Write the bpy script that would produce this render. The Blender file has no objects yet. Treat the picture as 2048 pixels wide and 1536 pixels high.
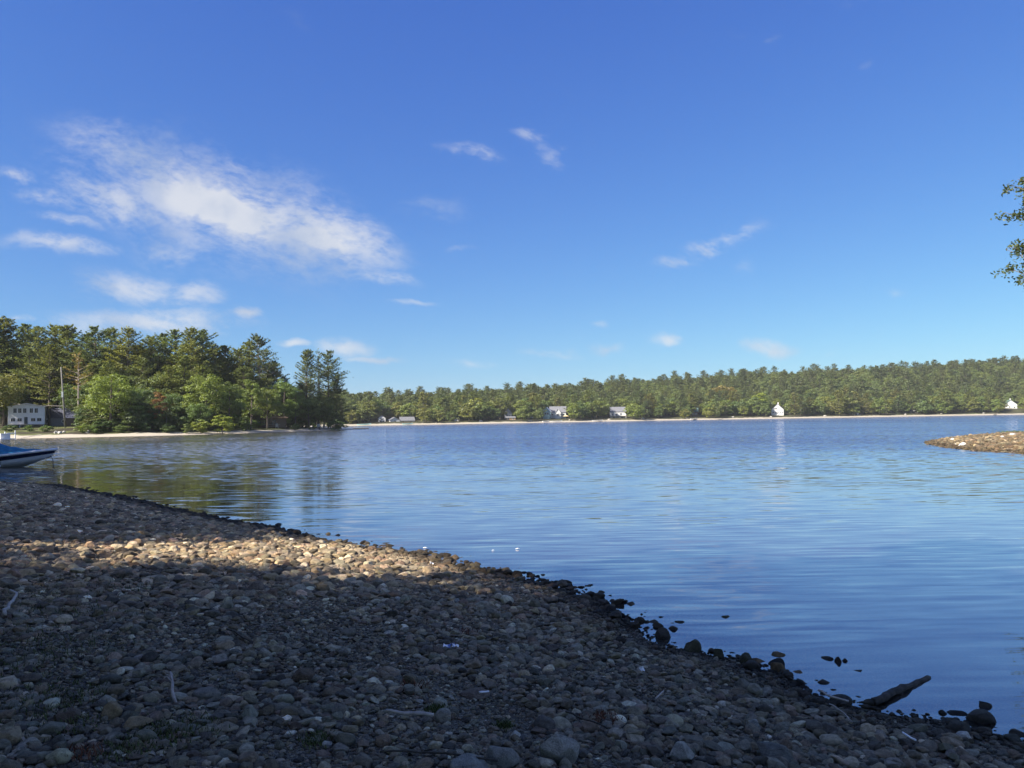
import bpy, bmesh, math, random
import numpy as np
from mathutils import Vector, Matrix

# ------------------------------------------------------------------ camera, sky, sun, exposure
scene = bpy.context.scene
COL = scene.collection
FPX, EYE = 1538.0, 2.2
PITCH, ROLL = math.radians(2.64), math.radians(0.89)
SUN_EL = math.radians(38.0)
SUN_H = np.array([-0.85, -0.527])            # horizontal direction towards the sun
EXPOSURE = 1.15

_F = np.array([0, math.cos(PITCH), math.sin(PITCH)])
_U0 = np.array([0, -math.sin(PITCH), math.cos(PITCH)])
_R0 = np.array([1.0, 0, 0])
_R = _R0 * math.cos(ROLL) - _U0 * math.sin(ROLL)
_U = _U0 * math.cos(ROLL) + _R0 * math.sin(ROLL)
EYEP = np.array([0, 0, EYE])

def ray(x, y):
    return _F + (x - 1024) / FPX * _R - (y - 768) / FPX * _U
def ground_at(x, y, z=0.0):
    d = ray(x, y); return EYEP + d * ((z - EYE) / d[2])
def at(x, y, Y):
    d = ray(x, y); return EYEP + d * (Y / d[1])

cam_data = bpy.data.cameras.new('camera'); cam = bpy.data.objects.new('camera', cam_data)
COL.objects.link(cam); scene.camera = cam
cam_data.sensor_width = 36.0; cam_data.lens = 36.0 * FPX / 2048
cam_data.clip_start = 0.05; cam_data.clip_end = 8000
m = Matrix.Identity(4)
for i in range(3):
    m[i][0], m[i][1], m[i][2] = _R[i], _U[i], -_F[i]
m[0][3], m[1][3], m[2][3] = EYEP
cam.matrix_world = m

scene.view_settings.view_transform = 'Standard'; scene.view_settings.look = 'None'
scene.view_settings.exposure = EXPOSURE; scene.view_settings.gamma = 1
scene.view_settings.use_curve_mapping = False
scene.render.engine = 'CYCLES'
scene.cycles.max_bounces = 6; scene.cycles.diffuse_bounces = 2; scene.cycles.glossy_bounces = 3
scene.cycles.transparent_max_bounces = 8; scene.cycles.transmission_bounces = 3
scene.cycles.caustics_reflective = False; scene.cycles.caustics_refractive = False

class NT:
    """short hand for building node trees"""
    def __init__(s, tree): s.t = tree; s.n = tree.nodes; s.l = tree.links
    def add(s, typ, **kw):
        n = s.n.new(typ)
        for k, v in kw.items(): setattr(n, k, v)
        return n
    def put(s, sock, v):
        if isinstance(v, bpy.types.NodeSocket): s.l.new(v, sock)
        else: sock.default_value = v
    def math(s, op, a, b=None, c=None, clamp=False):
        n = s.add('ShaderNodeMath', operation=op, use_clamp=clamp); s.put(n.inputs[0], a)
        if b is not None: s.put(n.inputs[1], b)
        if c is not None: s.put(n.inputs[2], c)
        return n.outputs[0]
    def vmath(s, op, a, b=None, scale=None):
        n = s.add('ShaderNodeVectorMath', operation=op); s.put(n.inputs[0], a)
        if b is not None: s.put(n.inputs[1], b)
        if scale is not None: s.put(n.inputs['Scale'], scale)
        return n.outputs['Value'] if op in ('LENGTH', 'DOT_PRODUCT', 'DISTANCE') else n.outputs[0]
    def smooth(s, v, lo, hi, a=0.0, b=1.0):
        n = s.add('ShaderNodeMapRange', interpolation_type='SMOOTHSTEP'); s.put(n.inputs[0], v)
        s.put(n.inputs[1], lo); s.put(n.inputs[2], hi); s.put(n.inputs[3], a); s.put(n.inputs[4], b)
        return n.outputs[0]
    def noise(s, vec, scale, detail=4.0, rough=0.5, dist=0.0, dims='3D'):
        n = s.add('ShaderNodeTexNoise', noise_dimensions=dims); s.put(n.inputs['Vector'], vec)
        s.put(n.inputs['Scale'], scale); s.put(n.inputs['Detail'], detail)
        s.put(n.inputs['Roughness'], rough); s.put(n.inputs['Distortion'], dist)
        return n
    def mix(s, f, a, b, blend='MIX'):
        n = s.add('ShaderNodeMix', data_type='RGBA', blend_type=blend)
        s.put(n.inputs[0], f); s.put(n.inputs[6], a); s.put(n.inputs[7], b)
        return n.outputs[2]
    def comb(s, x, y, z):
        n = s.add('ShaderNodeCombineXYZ'); s.put(n.inputs[0], x); s.put(n.inputs[1], y); s.put(n.inputs[2], z)
        return n.outputs[0]
    def sep(s, v):
        n = s.add('ShaderNodeSeparateXYZ'); s.put(n.inputs[0], v); return n.outputs

world = bpy.data.worlds.new('World'); scene.world = world; world.use_nodes = True
w = NT(world.node_tree); w.n.clear()
sky = w.add('ShaderNodeTexSky', sky_type='NISHITA', sun_disc=False)
sky.sun_elevation = SUN_EL
sky.sun_rotation = math.atan2(SUN_H[0], SUN_H[1])
sky.altitude = 0; sky.air_density = 1.0; sky.dust_density = 0.4; sky.ozone_density = 3.0
geo = w.add('ShaderNodeTexCoord')
gx, gy, gz = w.sep(geo.outputs['Generated'])
skr = w.sep(sky.outputs[0])
SKY_K = ((0.38, 1.0), (0.62, 0.97), (1.97, 0.52))           # gain, gamma for each channel (deeper blue)
cc = [w.math('MULTIPLY', w.math('POWER', skr[i], SKY_K[i][1]), SKY_K[i][0]) for i in range(3)]
skyc = w.comb(*cc)
# clouds: (u, v) is the direction on the vertical plane one metre north of the viewer
gys = w.math('MAXIMUM', gy, 0.02)
uu = w.math('DIVIDE', gx, gys); vv = w.math('DIVIDE', gz, gys)
uv = w.comb(uu, vv, 0.0)
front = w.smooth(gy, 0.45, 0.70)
warp = w.noise(uv, 7.0, 5.0, 0.55)
uvw = w.vmath('ADD', uv, w.vmath('SCALE', w.vmath('SUBTRACT', warp.outputs['Color'], (0.5, 0.5, 0.5)), scale=0.06))
CLOUDS = [(430, 410, 330, 120, 20, 0.55),   # px, py, half width, half height (pixels), tilt degrees (clockwise in the picture), strength
    (330, 345, 230, 62, 25, 0.62), (455, 415, 255, 76, 22, 1.0), (640, 475, 150, 72, 20, 0.88),
    (230, 400, 120, 48, 20, 0.66), (560, 500, 135, 45, 28, 0.55), (340, 500, 95, 40, 15, 0.35),
    (120, 490, 110, 21, 5, 0.62), (110, 395, 85, 20, 12, 0.50), (30, 345, 50, 15, 15, 0.55), (135, 440, 70, 14, 10, 0.4),
    (260, 570, 120, 36, 6, 0.62), (390, 590, 55, 28, 4, 0.56), (300, 640, 190, 28, 2, 0.68), (480, 632, 40, 11, 0, 0.75),
    (740, 562, 95, 15, 7, 0.50), (820, 612, 50, 7, 5, 0.45), (855, 415, 80, 24, 8, 0.28), (915, 498, 38, 8, -8, 0.32),
    (583, 685, 36, 10, 2, 0.66), (695, 690, 58, 18, 4, 0.66), (755, 714, 62, 7, 2, 0.62),
    (940, 312, 70, 18, 14, 0.46), (1062, 270, 40, 16, 12, 0.46), (1095, 305, 24, 34, -20, 0.42), (1120, 285, 16, 12, 0, 0.40),
    (1455, 478, 84, 24, -14, 0.62), (1360, 522, 60, 15, -6, 0.55), (1500, 535, 34, 20, 5, 0.18),
    (1215, 692, 36, 11, 3, 0.55), (1331, 686, 26, 15, 6, 0.66), (1530, 690, 58, 18, 2, 0.66), (1100, 703, 66, 9, 2, 0.38),
    (1205, 652, 22, 7, 0, 0.36), (945, 727, 50, 9, -4, 0.36), (1800, 590, 20, 9, 0, 0.20), (1660, 700, 18, 8, 0, 0.2),
    (1528, 70, 24, 12, -25, 0.30), (1465, 58, 20, 9, 10, 0.18), (1740, 130, 22, 9, -15, 0.16), (45, 634, 40, 9, 4, 0.5),
    (600, 40, 60, 18, 30, 0.10), (1700, 12, 40, 14, 10, 0.12)]
acc = None
for (px, py, hw, hh, tilt, st) in CLOUDS:
    d = ray(px, py); c = (d[0] / d[1], d[2] / d[1], 0.0)
    mp = w.add('ShaderNodeMapping', vector_type='TEXTURE')
    w.put(mp.inputs[0], uvw); mp.inputs[1].default_value = c
    mp.inputs[2].default_value = (0, 0, -math.radians(tilt))
    mp.inputs[3].default_value = (hw / FPX * 1.62, hh / FPX * 1.62, 1)
    ln = w.vmath('LENGTH', mp.outputs[0])
    b = w.smooth(ln, 0.0, 1.0, st * 1.12, 0.0)
    acc = b if acc is None else w.math('MAXIMUM', acc, b)
# elsewhere on the dome: unseen broken cloud, added to lift and whiten the shade
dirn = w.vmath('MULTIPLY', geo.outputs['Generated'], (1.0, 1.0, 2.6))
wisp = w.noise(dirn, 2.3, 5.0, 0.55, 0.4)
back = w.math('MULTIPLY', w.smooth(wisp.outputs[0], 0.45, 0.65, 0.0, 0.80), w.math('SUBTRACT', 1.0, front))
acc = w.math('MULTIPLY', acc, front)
rotm = w.add('ShaderNodeMapping', vector_type='TEXTURE'); w.put(rotm.inputs[0], uvw); rotm.inputs[2].default_value = (0, 0, -0.33); rotm.inputs[3].default_value = (1.0, 0.36, 1.0)
st1 = w.noise(rotm.outputs[0], 8.5, 8.0, 0.62, 0.35)
st2 = w.noise(w.vmath('MULTIPLY', uv, (1.0, 1.7, 1.0)), 46.0, 5.0, 0.6, 0.15)
st3 = w.noise(rotm.outputs[0], 60.0, 4.0, 0.65, 0.3)
tex = w.math('ADD', w.math('MULTIPLY', st1.outputs[0], 0.58), w.math('ADD', w.math('MULTIPLY', st2.outputs[0], 0.24), w.math('MULTIPLY', st3.outputs[0], 0.18)))
tex = w.math('MULTIPLY_ADD', w.math('SUBTRACT', tex, 0.5), 1.45, 0.5)
thr = w.math('SUBTRACT', 0.57, w.math('MULTIPLY', acc, 0.28))
holes = w.smooth(w.math('SUBTRACT', tex, thr), -0.15, 0.22)
dens = w.math('MULTIPLY', w.math('MULTIPLY', holes, w.smooth(acc, 0.0, 0.30)), w.math('ADD', w.math('MULTIPLY', acc, 1.0), 0.12), clamp=True)
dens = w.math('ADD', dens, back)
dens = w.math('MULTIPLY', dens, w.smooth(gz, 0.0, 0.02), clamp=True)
shade = w.noise(uvw, 9.0, 4.0, 0.5)
SKY_STRENGTH = 0.0757
CW = 4.7
ccol = w.mix(w.smooth(shade.outputs[0], 0.42, 0.66), (CW * 1.0, CW * 1.02, CW * 1.06, 1), (CW * 0.62, CW * 0.72, CW * 0.90, 1))
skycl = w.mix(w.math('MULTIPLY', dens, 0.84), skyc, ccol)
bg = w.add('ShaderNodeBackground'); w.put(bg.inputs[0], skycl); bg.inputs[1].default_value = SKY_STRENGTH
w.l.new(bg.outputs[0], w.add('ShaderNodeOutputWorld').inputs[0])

sd = bpy.data.lights.new('sun', 'SUN'); sd.energy = 5.0; sd.angle = math.radians(0.53); sd.color = (1.0, 0.93, 0.82)
sun = bpy.data.objects.new('sun', sd); COL.objects.link(sun)
to_sun = Vector((SUN_H[0] * math.cos(SUN_EL), SUN_H[1] * math.cos(SUN_EL), math.sin(SUN_EL)))
sun.rotation_euler = to_sun.to_track_quat('Z', 'Y').to_euler()

# ------------------------------------------------------------------ helpers
def props(o, label=None, cat=None, group=None, kind=None):
    if label: o['label'] = label
    if cat: o['category'] = cat
    if group: o['group'] = group
    if kind: o['kind'] = kind
    return o

def fast_mesh(name, V, Fc, mats, mat_idx=None, smooth=False, attrs=None):
    """V (n,3); Fc (k,3) or (k,4) or a list of such arrays"""
    me = bpy.data.meshes.new(name)
    V = np.asarray(V, np.float32)
    Fs = Fc if isinstance(Fc, list) else [Fc]
    Fs = [np.asarray(a, np.int32) for a in Fs if len(a)]
    nl = sum(a.size for a in Fs); npoly = sum(len(a) for a in Fs)
    me.vertices.add(len(V)); me.vertices.foreach_set('co', V.ravel())
    me.loops.add(nl); me.polygons.add(npoly)
    me.loops.foreach_set('vertex_index', np.concatenate([a.ravel() for a in Fs]))
    tot = np.concatenate([np.full(len(a), a.shape[1], np.int32) for a in Fs])
    st = np.concatenate([[0], np.cumsum(tot)[:-1]]).astype(np.int32)
    me.polygons.foreach_set('loop_start', st)
    for mt in mats: me.materials.append(mt)
    if mat_idx is not None: me.polygons.foreach_set('material_index', np.asarray(mat_idx, np.int32))
    if smooth: me.polygons.foreach_set('use_smooth', np.ones(npoly, bool))
    for k, v in (attrs or {}).items():
        v = np.asarray(v, np.float32)
        if v.ndim == 1: me.attributes.new(k, 'FLOAT', 'POINT').data.foreach_set('value', v)
        else: me.attributes.new(k, 'FLOAT_VECTOR', 'POINT').data.foreach_set('vector', v.ravel())
    me.update(calc_edges=True)
    return me

def link(name, me, parent=None):
    o = bpy.data.objects.new(name, me); COL.objects.link(o)
    if parent is not None: o.parent = parent
    return o
def empty(name, loc, rz=0.0):
    o = bpy.data.objects.new(name, None); COL.objects.link(o)
    o.empty_display_size = 0.3; o.location = loc; o.rotation_euler = (0, 0, rz)
    return o

class MB:
    """collects simple solids into one mesh"""
    def __init__(s): s.V = []; s.F = []; s.n = 0
    def raw(s, V, F):
        s.V += [tuple(v) for v in V]; s.F += [tuple(i + s.n for i in f) for f in F]; s.n += len(V); return s
    def box(s, x0, x1, y0, y1, z0, z1):
        V = [(x, y, z) for z in (z0, z1) for y in (y0, y1) for x in (x0, x1)]
        return s.raw(V, [(0, 2, 3, 1), (4, 5, 7, 6), (0, 1, 5, 4), (1, 3, 7, 5), (3, 2, 6, 7), (2, 0, 4, 6)])
    def prism(s, poly, y0, y1):
        """polygon in x,z extruded along y"""
        k = len(poly); V = [(x, y0, z) for x, z in poly] + [(x, y1, z) for x, z in poly]
        F = [tuple(range(k)), tuple(range(2 * k - 1, k - 1, -1))]
        F += [(i, i + k, (i + 1) % k + k, (i + 1) % k) for i in range(k)]
        return s.raw(V, F)
    def tube(s, pts, rad, seg=7, cap=True):
        P = [Vector(p) for p in pts]; rings = []
        for i, p in enumerate(P):
            t = (P[min(i + 1, len(P) - 1)] - P[max(i - 1, 0)]).normalized()
            a = t.cross(Vector((0.3, 0.9, 0.1)) if abs(t.z) > 0.9 else Vector((0, 0, 1))).normalized(); b = t.cross(a)
            r = rad[i] if hasattr(rad, '__len__') else rad
            rings.append([p + (a * math.cos(q) + b * math.sin(q)) * r for q in [2 * math.pi * k / seg for k in range(seg)]])
        V = [v for rg in rings for v in rg]
        F = [(i * seg + k, i * seg + (k + 1) % seg, (i + 1) * seg + (k + 1) % seg, (i + 1) * seg + k)
             for i in range(len(P) - 1) for k in range(seg)]
        if cap: F += [tuple(range(seg - 1, -1, -1)), tuple(range((len(P) - 1) * seg, len(P) * seg))]
        return s.raw(V, F)
    def mesh(s, name, mat, smooth=False):
        me = bpy.data.meshes.new(name); me.from_pydata(s.V, [], s.F)
        bm = bmesh.new(); bm.from_mesh(me); bmesh.ops.recalc_face_normals(bm, faces=bm.faces); bm.to_mesh(me); bm.free()
        me.materials.append(mat)
        if smooth: me.polygons.foreach_set('use_smooth', np.ones(len(me.polygons), bool))
        return me
    def build(s, name, mat, parent=None, smooth=False):
        return link(name, s.mesh(name, mat, smooth), parent)

# ------------------------------------------------------------------ materials
def new_mat(name):
    mt = bpy.data.materials.new(name); mt.use_nodes = True
    t = NT(mt.node_tree); t.n.clear(); out = t.add('ShaderNodeOutputMaterial')
    return mt, t, out
def plain(name, col, rough=0.6, var=0.12, scale=6.0, bump=0.0, metallic=0.0, spec=0.4):
    mt, t, out = new_mat(name)
    p = t.add('ShaderNodeBsdfPrincipled')
    tc = t.add('ShaderNodeTexCoord'); nz = t.noise(tc.outputs['Object'], scale, 5.0, 0.6)
    lo = tuple(c * (1 - var) for c in col) + (1,); hi = tuple(min(1, c * (1 + var)) for c in col) + (1,)
    t.put(p.inputs['Base Color'], t.mix(t.smooth(nz.outputs[0], 0.3, 0.7), lo, hi))
    p.inputs['Roughness'].default_value = rough; p.inputs['Metallic'].default_value = metallic
    p.inputs['Specular IOR Level'].default_value = spec
    if bump:
        b = t.add('ShaderNodeBump'); b.inputs['Strength'].default_value = bump; t.put(b.inputs['Height'], nz.outputs[0])
        b.inputs['Distance'].default_value = 0.02
        t.put(p.inputs['Normal'], b.outputs[0])
    t.l.new(p.outputs[0], out.inputs[0]); return mt

def leaf_mat(name, col, transl=0.42, hue=0.08):
    """leaf colour: own colour x the tree's tint (object colour) x clump and leaf variation"""
    mt, t, out = new_mat(name)
    oi = t.add('ShaderNodeObjectInfo'); at_ = t.add('ShaderNodeAttribute', attribute_name='var')
    v = at_.outputs['Fac']
    base = t.mix(v, tuple(c * 0.62 for c in col) + (1,), tuple(c * 1.38 for c in col) + (1,))
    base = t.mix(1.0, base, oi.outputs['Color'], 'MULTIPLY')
    warm = t.mix(oi.outputs['Random'], (1 + hue, 1.0, 1 - hue, 1), (1 - hue * 1.3, 0.97, 1 + hue * 0.6, 1))
    base = t.mix(1.0, base, warm, 'MULTIPLY')
    d = t.add('ShaderNodeBsdfDiffuse'); t.put(d.inputs[0], base)
    tr = t.add('ShaderNodeBsdfTranslucent'); t.put(tr.inputs[0], t.mix(1.0, base, (1.15, 1.1, 0.55, 1), 'MULTIPLY'))
    g = t.add('ShaderNodeBsdfGlossy'); g.inputs['Roughness'].default_value = 0.5; g.inputs[0].default_value = (0.9, 0.95, 1, 1)
    ms = t.add('ShaderNodeMixShader'); ms.inputs[0].default_value = transl
    t.l.new(d.outputs[0], ms.inputs[1]); t.l.new(tr.outputs[0], ms.inputs[2])
    m2 = t.add('ShaderNodeMixShader'); m2.inputs[0].default_value = 0.03
    t.l.new(ms.outputs[0], m2.inputs[1]); t.l.new(g.outputs[0], m2.inputs[2])
    t.l.new(m2.outputs[0], out.inputs[0]); return mt

M = {}
M['leaf'] = leaf_mat('broad_leaves', (0.158, 0.196, 0.048))
M['needle'] = leaf_mat('pine_needles', (0.138, 0.165, 0.058), 0.38)
M['bark'] = plain('bark', (0.13, 0.105, 0.085), 0.9, 0.35, 3.0, 0.6)
M['bark_pale'] = plain('bark_pale', (0.34, 0.28, 0.24), 0.9, 0.3, 3.0, 0.5)
M['drift'] = plain('driftwood', (0.05, 0.045, 0.036), 0.85, 0.5, 14.0, 0.8)
M['stick'] = plain('bleached_stick', (0.36, 0.33, 0.29), 0.8, 0.25, 20.0, 0.4)
M['white'] = plain('white_paint', (0.64, 0.63, 0.61), 0.5, 0.04)
M['siding'] = plain('white_siding', (0.88, 0.88, 0.88), 0.6, 0.05, 2.0)
M['grey_siding'] = plain('grey_siding', (0.26, 0.27, 0.28), 0.7, 0.1)
M['tan_siding'] = plain('tan_siding', (0.46, 0.30, 0.17), 0.7, 0.1)
M['brown_siding'] = plain('brown_siding', (0.13, 0.09, 0.06), 0.8, 0.2)
M['roof_grey'] = plain('grey_shingles', (0.17, 0.17, 0.185), 0.85, 0.2, 4.0)
M['roof_blue'] = plain('blue_grey_shingles', (0.10, 0.105, 0.15), 0.85, 0.2, 4.0)
M['roof_green'] = plain('green_shingles', (0.10, 0.16, 0.14), 0.85, 0.2, 4.0)
M['trim'] = plain('white_trim', (0.82, 0.82, 0.82), 0.5, 0.03)
M['deck'] = plain('weathered_boards', (0.33, 0.29, 0.25), 0.85, 0.2, 5.0)
M['glass'] = plain('window_glass', (0.018, 0.022, 0.03), 0.12, 0.2, 2.0, 0, 0, 0.6)
M['door'] = plain('dark_door', (0.05, 0.07, 0.08), 0.5, 0.15)
M['pole'] = plain('weathered_pole', (0.17, 0.16, 0.145), 0.85, 0.2, 2.0, 0.3)
M['gelcoat'] = plain('white_gelcoat', (0.78, 0.79, 0.80), 0.25, 0.03, 3.0)
M['navy'] = plain('navy_gelcoat', (0.012, 0.016, 0.04), 0.25, 0.2, 3.0)
M['canvas'] = plain('blue_canvas', (0.015, 0.15, 0.29), 0.85, 0.25, 5.0, 0.3)
M['rubber'] = plain('dark_rope', (0.05, 0.05, 0.05), 0.8, 0.2)
M['plastic'] = plain('white_plastic', (0.80, 0.82, 0.85), 0.4, 0.05)
M['blue_plastic'] = plain('blue_plastic', (0.14, 0.22, 0.55), 0.4, 0.1)
M['umbrella'] = plain('yellow_canvas', (0.75, 0.55, 0.28), 0.8, 0.08)
M['metal'] = plain('grey_metal', (0.4, 0.41, 0.42), 0.4, 0.1, 5, 0, 0.8)
M['teal'] = plain('pale_teal_paint', (0.35, 0.52, 0.50), 0.5, 0.08)
M['grass'] = plain('grass_blades', (0.075, 0.10, 0.028), 0.8, 0.3, 30.0)
M['red_weed'] = plain('reddish_weed', (0.16, 0.07, 0.04), 0.9, 0.3, 30.0)
M['tan_rock'] = plain('pale_rock', (0.50, 0.46, 0.40), 0.9, 0.2, 4.0, 0.5)

# stone: colour handed over per stone, with speckle and grain of its own
mt, t, out = new_mat('lake_stone')
a1 = t.add('ShaderNodeAttribute', attribute_name='stone_colour', attribute_type='INSTANCER')
tc = t.add('ShaderNodeTexCoord'); oi = t.add('ShaderNodeObjectInfo')
shift = t.vmath('ADD', tc.outputs['Object'], t.vmath('SCALE', (37.0, 91.0, 53.0), scale=oi.outputs['Random']))
n1 = t.noise(shift, 1.6, 6.0, 0.65); n2 = t.noise(shift, 14.0, 4.0, 0.7)
f = t.math('ADD', t.math('MULTIPLY', n1.outputs[0], 0.9), t.math('MULTIPLY', n2.outputs[0], 0.7))
fac = t.smooth(f, 0.45, 1.15, 0.42, 1.6)
p = t.add('ShaderNodeBsdfPrincipled')
t.put(p.inputs['Base Color'], t.vmath('SCALE', a1.outputs['Color'], scale=fac))
p.inputs['Roughness'].default_value = 0.8; p.inputs['Specular IOR Level'].default_value = 0.3
b = t.add('ShaderNodeBump'); b.inputs['Strength'].default_value = 0.7; b.inputs['Distance'].default_value = 0.12
t.put(b.inputs['Height'], f); t.put(p.inputs['Normal'], b.outputs[0])
t.l.new(p.outputs[0], out.inputs[0]); M['stone'] = mt

# terrain: sand near the water line, needle litter and grass inland ('shore' = metres from the water)
def terrain_mat(name, sand, litter, grass, width, grassy=0.5):
    mt, t, out = new_mat(name)
    a = t.add('ShaderNodeAttribute', attribute_name='shore'); g = t.add('ShaderNodeNewGeometry')
    nz = t.noise(g.outputs['Position'], 0.35, 5.0, 0.6); nf = t.noise(g.outputs['Position'], 6.0, 5.0, 0.7)
    n3 = t.noise(g.outputs['Position'], 0.12, 4.0, 0.6)
    inl = t.mix(t.smooth(n3.outputs[0], grassy - 0.08, grassy + 0.08), litter, grass)
    f = t.smooth(t.math('ADD', a.outputs['Fac'], t.math('MULTIPLY', t.math('SUBTRACT', nz.outputs[0], 0.5), width * 1.3)), width * 0.8, width * 1.2)
    c = t.mix(f, sand, inl)
    c = t.vmath('SCALE', c, scale=t.smooth(nf.outputs[0], 0.2, 0.8, 0.65, 1.3))
    wet = t.smooth(a.outputs['Fac'], -0.1, 0.5, 0.4, 1.0); c = t.vmath('SCALE', c, scale=wet)
    p = t.add('ShaderNodeBsdfPrincipled'); t.put(p.inputs['Base Color'], c); p.inputs['Roughness'].default_value = 0.95
    p.inputs['Specular IOR Level'].default_value = 0.15
    b = t.add('ShaderNodeBump'); b.inputs['Strength'].default_value = 0.5; b.inputs['Distance'].default_value = 0.04
    t.put(b.inputs['Height'], nf.outputs[0]); t.put(p.inputs['Normal'], b.outputs[0])
    t.l.new(p.outputs[0], out.inputs[0]); return mt
M['shore'] = terrain_mat('sandy_wood_shore', (0.46, 0.40, 0.31, 1), (0.05, 0.042, 0.028, 1), (0.13, 0.14, 0.05, 1), 5.5, 0.50)
M['far_shore'] = terrain_mat('far_sandy_shore', (0.42, 0.37, 0.29, 1), (0.06, 0.055, 0.03, 1), (0.09, 0.11, 0.04, 1), 8.5, 0.6)
mt, t, out = new_mat('beach_gravel')                                 # fine grit and silt between the stones
g = t.add('ShaderNodeNewGeometry'); vo = t.add('ShaderNodeTexVoronoi'); t.put(vo.inputs['Vector'], g.outputs['Position']); vo.inputs['Scale'].default_value = 85.0
v2 = t.add('ShaderNodeTexVoronoi'); t.put(v2.inputs['Vector'], g.outputs['Position']); v2.inputs['Scale'].default_value = 190.0
n1 = t.noise(g.outputs['Position'], 1.3, 5.0, 0.6)
cv = t.sep(vo.outputs['Color']); c = t.mix(t.smooth(n1.outputs[0], .4, .6), (0.10, 0.095, 0.075, 1), (0.15, 0.145, 0.115, 1))
c = t.vmath('SCALE', c, scale=t.smooth(cv[0], 0.0, 1.0, 0.35, 1.7))
p = t.add('ShaderNodeBsdfPrincipled'); t.put(p.inputs['Base Color'], c); p.inputs['Roughness'].default_value = 0.95; p.inputs['Specular IOR Level'].default_value = 0.1
b = t.add('ShaderNodeBump'); b.inputs['Strength'].default_value = 1.0; b.inputs['Distance'].default_value = 0.012; b.invert = True
t.put(b.inputs['Height'], t.math('ADD', vo.outputs['Distance'], t.math('MULTIPLY', v2.outputs['Distance'], 0.5))); t.put(p.inputs['Normal'], b.outputs[0])
t.l.new(p.outputs[0], out.inputs[0]); M['near'] = mt
M['spit'] = terrain_mat('spit_gravel', (0.30, 0.235, 0.165, 1), (0.28, 0.22, 0.15, 1), (0.20, 0.24, 0.07, 1), 9.0, 0.45)

# water
mt, t, out = new_mat('lake_water')
g = t.add('ShaderNodeNewGeometry'); pos = g.outputs['Position']
X, Y, Z = t.sep(pos)
dist = t.math('ADD', Y, t.math('MULTIPLY', X, -0.05))
big = t.noise(t.vmath('MULTIPLY', pos, (0.010, 0.022, 0.0)), 1.0, 4.0, 0.6)
mid = t.noise(t.vmath('MULTIPLY', pos, (0.09, 0.17, 0.0)), 1.0, 3.0, 0.6)
edge = t.math('ADD', dist, t.math('MULTIPLY', t.math('SUBTRACT', mid.outputs[0], 0.5), 26.0))
lee = t.smooth(t.math('ADD', X, t.math('MULTIPLY', Y, 0.20)), -14.0, 30.0, 0.60, 1.0)       # the wooded point shelters the water on its side
ruff = t.math('MULTIPLY', t.math('MULTIPLY', t.smooth(edge, 17.0, 72.0), lee), t.smooth(big.outputs[0], 0.32, 0.64, 0.62, 1.15))
swell = t.noise(t.vmath('MULTIPLY', pos, (0.8, 5.6, 0.0)), 1.0, 3.0, 0.5, 0.4)          # long low ripples near
swell2 = t.noise(t.vmath('MULTIPLY', pos, (0.35, 1.3, 0.0)), 1.0, 2.0, 0.5, 0.6)
chop = t.noise(t.vmath('MULTIPLY', pos, (1.1, 2.6, 0.0)), 1.0, 3.0, 0.55, 0.3)
choq = t.noise(t.vmath('MULTIPLY', pos, (1.6, 1.3, 0.0)), 1.0, 3.0, 0.55, 0.3)
calm = t.smooth(dist, 4.0, 11.0, 0.45, 1.0)
patch = t.smooth(mid.outputs[0], 0.35, 0.65, 0.45, 1.0)
sy = t.math('ADD', t.math('MULTIPLY', t.math('MULTIPLY', t.math('SUBTRACT', swell.outputs[0], 0.5), 0.27), t.math('MULTIPLY', calm, patch)),
            t.math('MULTIPLY', t.math('SUBTRACT', swell2.outputs[0], 0.5), 0.035))
open_ = t.smooth(Y, 140.0, 380.0, 1.25, 2.2)                                               # longer fetch, steeper chop
sy = t.math('ADD', sy, t.math('MULTIPLY', t.math('SUBTRACT', t.math('MULTIPLY', t.math('SUBTRACT', chop.outputs[0], 0.5), open_), 0.125), ruff))
sx = t.math('MULTIPLY', t.math('SUBTRACT', choq.outputs[0], 0.5), t.math('ADD', 0.02, t.math('MULTIPLY', ruff, 0.8)))
nrm = t.vmath('NORMALIZE', t.comb(sx, sy, 1.0))
fr = t.add('ShaderNodeFresnel'); fr.inputs[0].default_value = 1.33; t.put(fr.inputs[1], nrm)
gl = t.add('ShaderNodeBsdfGlossy'); gl.inputs['Roughness'].default_value = 0.03; t.put(gl.inputs['Normal'], nrm)
gl.inputs[0].default_value = (1.0, 0.965, 0.985, 1)
df = t.add('ShaderNodeBsdfDiffuse'); df.inputs[0].default_value = (0.060, 0.064, 0.072, 1)
tp = t.add('ShaderNodeBsdfTransparent'); tp.inputs[0].default_value = (0.62, 0.68, 0.62, 1)
dp = t.add('ShaderNodeAttribute', attribute_name='depth')
deep = t.math('SUBTRACT', 1.0, t.math('POWER', 2.718, t.math('MULTIPLY', dp.outputs['Fac'], -7.0)))
body = t.add('ShaderNodeMixShader'); t.put(body.inputs[0], deep); t.l.new(tp.outputs[0], body.inputs[1]); t.l.new(df.outputs[0], body.inputs[2])
surf = t.add('ShaderNodeMixShader'); t.put(surf.inputs[0], t.math('POWER', fr.outputs[0], 0.5, clamp=True))
t.l.new(body.outputs[0], surf.inputs[1]); t.l.new(gl.outputs[0], surf.inputs[2])
t.l.new(surf.outputs[0], out.inputs[0]); M['water'] = mt

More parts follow.
